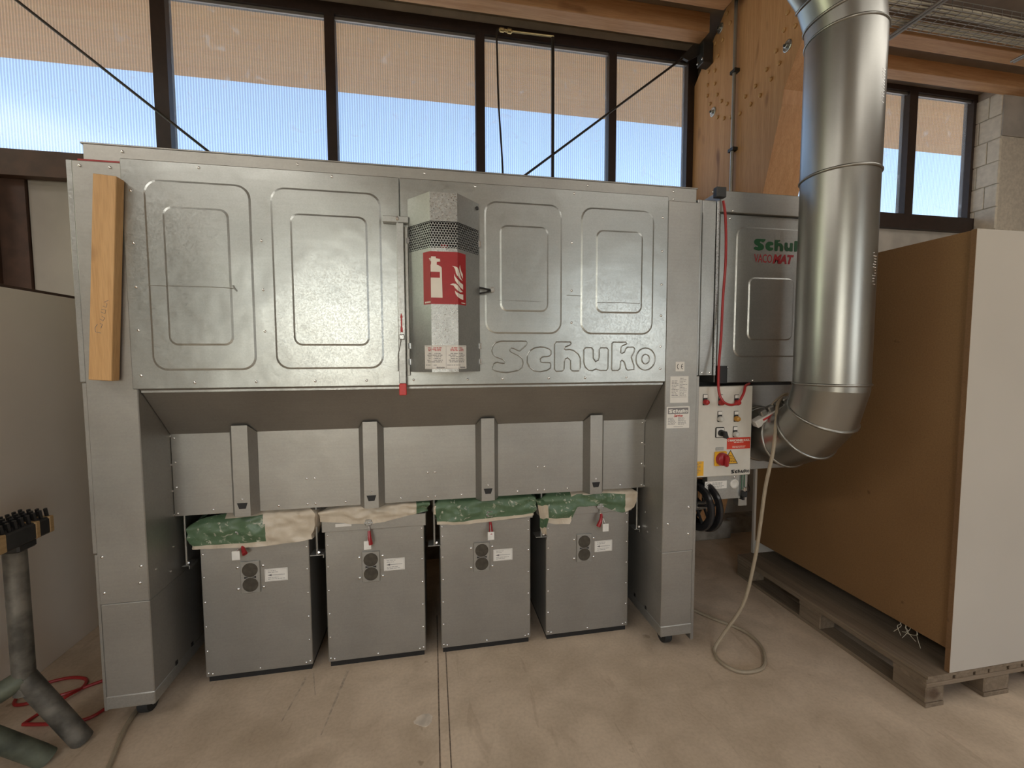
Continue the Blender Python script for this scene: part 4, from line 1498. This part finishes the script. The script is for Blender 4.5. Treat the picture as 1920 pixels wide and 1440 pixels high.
# black hose reel behind the column
rl_ = thing('hose_reel', (1.41, 2.06, .61), 'black round reel half hidden behind the right column', 'reel')
for dx, r_ in ((-.022, .128), (.022, .135)):
    c_ = (1.408 + dx, 2.06, .748)
    mb = MB().lathe([(r_ - .04, -.004), (r_ - .018, -.014), (r_, -.010), (r_ + .004, 0), (r_, .010), (r_ - .018, .014), (r_ - .04, .004)], c_, (1, .12, 0), 40)
    mb.f = mb.f[:-2]
    mb.mi = mb.mi[:-2]
    rim = mb.build('reel_rim', 'black_gloss', rl_, True)
    for q in range(5):
        an = q * 2 * pi / 5 + .3
        MB().tube([(c_[0], c_[1] + .02 * cos(an), c_[2] + .02 * sin(an)), (c_[0], c_[1] + .095 * cos(an), c_[2] + .095 * sin(an))], .008, 6).build('spoke', 'black', rim)
MB().lathe([(.022, -.045), (.022, .03)], (1.408, 2.06, .748), (1, .12, 0), 16).build('hub', 'galv_bright', rl_, True)
MB().bbox(1.336, 1.375, 2.05, 2.07, .735, .76, .003).build('axle_arm', 'galv', rl_)

# red air hose in front of cabinet
rc = MB().tube(catmull([(1.472, 2.02, 2.34), (1.480, 2.01, 2.25), (1.486, 2.008, 2.05), (1.474, 2.005, 1.85), (1.458, 1.99, 1.65), (1.435, 1.97, 1.5), (1.42, 1.945, 1.38), (1.435, 1.93, 1.325), (1.48, 1.93, 1.305), (1.53, 1.94, 1.318), (1.57, 1.955, 1.36), (1.60, 1.98, 1.395), (1.66, 2.03, 1.402), (1.72, 2.10, 1.40)], 6), .0065, 8)
tag(rc.build('red_cable', 'red_hose', None, True, org=(1.48, 2.02, 1.3)), 'red cable looping down over the indicator lamps', 'cable')

# power strip on the elbow with its cable
ps = thing('power_strip', (1.83, 2.06, 1.29), 'white power strip lying slantwise on the duct elbow', 'power strip')
pm_ = Matrix.Translation((1.685, 2.0, 1.195)) @ Matrix.Rotation(radians(-29), 4, 'Y') @ Matrix.Rotation(radians(-8), 4, 'Z')


def tr(mb, M_):
    mb.v = [tuple(M_ @ Vector(p)) for p in mb.v]
    return mb


tr(MB().bbox(-.01, .22, -.025, .025, -.02, .02, .004), pm_).build('strip_body', 'white_plastic', ps)
for k in range(4):
    tr(MB().bbox(.04 + k * .045, .075 + k * .045, -.018, .018, .018, .05, .006), pm_).build('plug', 'galv_lower', ps)
tr(MB().box(.03, .15, -.0262, -.025, .004, .014), pm_).build('red_stripe', 'red_tape', ps)
MB().tube(catmull([(1.76, 2.0, 1.27), (1.80, 1.99, 1.32), (1.85, 2.0, 1.345), (1.90, 2.03, 1.345)], 5), .006, 6).build('plug_cable', 'cable_beige', ps, True)

cb = MB().tube(catmull([(1.90, 2.03, 1.345), (1.85, 2.0, 1.335), (1.77, 1.95, 1.30), (1.70, 1.88, 1.215), (1.662, 1.85, 1.08), (1.63, 1.855, .9), (1.62, 1.87, .7), (1.61, 1.89, .5), (1.57, 1.91, .27), (1.49, 1.95, .09), (1.44, 1.95, .012), (1.41, 1.87, .011), (1.45, 1.79, .011), (1.54, 1.775, .011), (1.62, 1.81, .011), (1.70, 1.93, .011), (1.70, 2.06, .011), (1.60, 2.2, .011), (1.50, 2.35, .011), (1.40, 2.42, .011)], 8), .0085, 8)
tag(cb.build('power_cable', 'cable_beige', None, True, org=(1.5, 1.9, 0)), 'beige cable hanging from the power strip and coiled on the floor', 'cable')

# ================================================================== PALLET AND CRATE
PX, PY = 2.115, 1.447
pa = thing('pallet', (2.5, 2.0, 0), 'dusty wooden pallet under the tall white crate', 'pallet')
for x0, x1 in ((0, .1), (.3275, .4725), (.7, .8)):
    MB().bbox(PX + x0, PX + x1, PY, PY + 1.2, 0, .020, .002).build('runner', 'pallet_wood', pa)
    for y0, y1 in ((0, .145), (.5275, .6725), (1.055, 1.2)):
        MB().bbox(PX + x0, PX + x1, PY + y0 + .002, PY + y1 - .002, .020, .092, .004).build('block', 'pallet_wood', pa)
for y0, y1 in ((0, .145), (.5275, .6725), (1.055, 1.2)):
    MB().bbox(PX, PX + .8, PY + y0, PY + y1, .092, .112, .002).build('stringer', 'pallet_cross', pa)
for x0, x1 in ((0, .145), (.16, .26), (.275, .345), (.355, .455), (.47, .54), (.555, .64), (.655, .8)):
    MB().bbox(PX + x0, PX + x1, PY + .002, PY + 1.198, .112, .132, .002).build('deck_board', 'pallet_wood', pa)
tag(MB().bbox(PX + .002, PX + .82, PY - .001, PY + 1.2, .1325, .1445, .001).build('base_sheet', 'pallet_wood', None, org=(2.5, 2.0, .1325)), 'thin dusty board lying on the pallet under the crate', 'board')

cr_ = thing('crate', (2.7, 2.0, .145), 'tall crate of brown chipboard side and white coated front on a pallet', 'crate')
CX1, CY1 = 3.35, 2.64
MB().bbox(2.235, CX1, 1.443 + .004, 1.466, .145, 2.077, .0015).build('front_panel', ['board_white'], cr_, label='white coated front panel with scuff marks')
MB().box(2.2335, 2.235, 1.447, 1.466, .146, 2.076).build('raw_edge', 'chip_edge', cr_)
MB().bbox(2.25, 2.269, 1.4665, CY1, .24, 2.077, .001).build('side_panel', 'chip_brown', cr_, label='brown raw chipboard side panel')
MB().bbox(2.2705, CX1, 1.4665, CY1, 2.055, 2.075, .001).build('top_panel', 'chip_edge', cr_)
MB().bbox(2.235, CX1, CY1 + .0005, CY1 + .02, .145, 2.077, .001).build('back_panel', 'board_white', cr_)
MB().bbox(CX1 - .02, CX1, 1.4665, CY1, .145, 2.054, .001).build('side_panel', 'chip_brown', cr_)
random.seed(9)
wb_ = MB()
for k in range(7):
    y = 1.60 + k * .014
    wb_.tube(catmull([(2.262, y, .24), (2.258, y + random.uniform(-.02, .02), .225), (2.262, y + random.uniform(-.02, .03), .205), (2.258, y + random.uniform(-.03, .04), .20 - random.random() * .04)], 3), .0012, 4)
wb_.build('cobweb', 'cable_white', cr_, kind='stuff')

# ================================================================== LEFT SIDE
lb = MB().bbox(-1.945, -1.925, .55, 3.25, .0, 1.877, .0015)
tag(lb.build('white_board', 'board_left', None, org=(-1.935, 1.9, 0)), 'large off-white coated board standing on edge at the left', 'board')
tag(MB().bbox(-1.972, -1.948, .55, 3.28, .0, 1.895, .0015).build('shadow_sheet', 'beam_brown', None, org=(-1.96, 1.9, 0)), 'dark sheet standing in for the shadow line behind the large off-white board', 'board')  # dark sheet added to draw the shadow line above the white board's edge

sd = thing('roller_stand', (-1.56, 1.88, 0), 'paint-spattered steel support stand with bristled top bar', 'stand')
px_, py_ = -1.555, 1.90
MB().tube([(px_, py_, .27), (px_, py_, .845)], .033, 18).build('post', 'stand_steel', sd, True)
MB().tube([(px_, py_, .33), (px_ + .13, py_ + .045, .03), (px_ + .14, py_ + .05, .005)], [.036, .036, .036], 14).build('leg', 'stand_steel', sd, True)
MB().tube([(px_ - .14, py_ - .10, .255), (px_ + .05, py_ - .03, .035), (px_ + .07, py_ - .02, .005)], [.036, .036, .036], 14).build('leg', 'stand_green', sd, True)
MB().tube([(px_, py_, .33), (px_ - .14, py_ - .10, .255), (px_ - .30, py_ - .22, .12), (px_ - .38, py_ - .28, .005)], [.036, .036, .036, .036], 14).build('leg', 'stand_green', sd, True)
MB().bbox(px_ - .045, px_ + .045, py_ - .04, py_ + .04, .83, .86, .006).build('saddle', 'steel_dark', sd)
bar = MB().bbox(px_ - .06, px_ + .06, 1.25, 2.0, .86, .925, .006).build('bar', 'steel_dark', sd)
for y0, y1 in ((1.70, 1.80), (1.915, 1.935), (1.975, 1.996)):
    MB().bbox(px_ - .062, px_ + .062, y0, y1, .862, .927, .003).build('wood_block', 'yellow_wood', bar)
br = None
y = 1.26
bristles = []
while y < 2.0:
    for dx in (-.04, -.012, .016, .044):
        bristles.append((dx, y))
    y += .026
b0 = bristles[0]
bo = MB().tube([(px_ + b0[0], b0[1], .925), (px_ + b0[0], b0[1] - .006, .958)], .0065, 6).build('bristle', 'black', sd)
copies(bo, [(q[0] - b0[0], q[1] - b0[1], 0) for q in bristles[1:]], sd)

hz = .008
hs_ = MB().tube(catmull([(-1.88, 2.25, hz), (-1.834, 2.205, hz), (-1.686, 2.239, hz), (-1.585, 2.296, hz), (-1.50, 2.34, hz), (-1.42, 2.39, hz)], 6), .007, 8)
hs_.tube(catmull([(-1.86, 2.30, hz), (-1.821, 2.337, hz), (-1.743, 2.355, hz), (-1.66, 2.33, hz), (-1.634, 2.271, hz), (-1.645, 2.21, hz * 2.6), (-1.70, 2.14, hz), (-1.72, 2.08, hz)], 6), .007, 8)
hs_.tube(catmull([(-1.72, 2.08, hz), (-1.60, 2.06, hz), (-1.48, 2.06, hz), (-1.437, 2.11, hz), (-1.40, 2.17, hz), (-1.36, 2.22, hz)], 6), .007, 8)
tag(hs_.build('air_hose', 'red_hose', None, True, org=(-1.6, 2.2, 0)), 'red air hose lying in loops on the floor behind the stand', 'hose')
fc = MB().tube(catmull([(-1.0, 1.0, .009), (-1.13, 1.45, .009), (-1.224, 1.797, .009), (-1.286, 2.002, .009), (-1.29, 2.2, .009), (-1.25, 2.5, .009)], 6), .009, 8)
tag(fc.build('floor_cable', 'cable_beige', None, True, org=(-1.2, 1.8, 0)), 'brown cable running over the floor under the left column', 'cable')
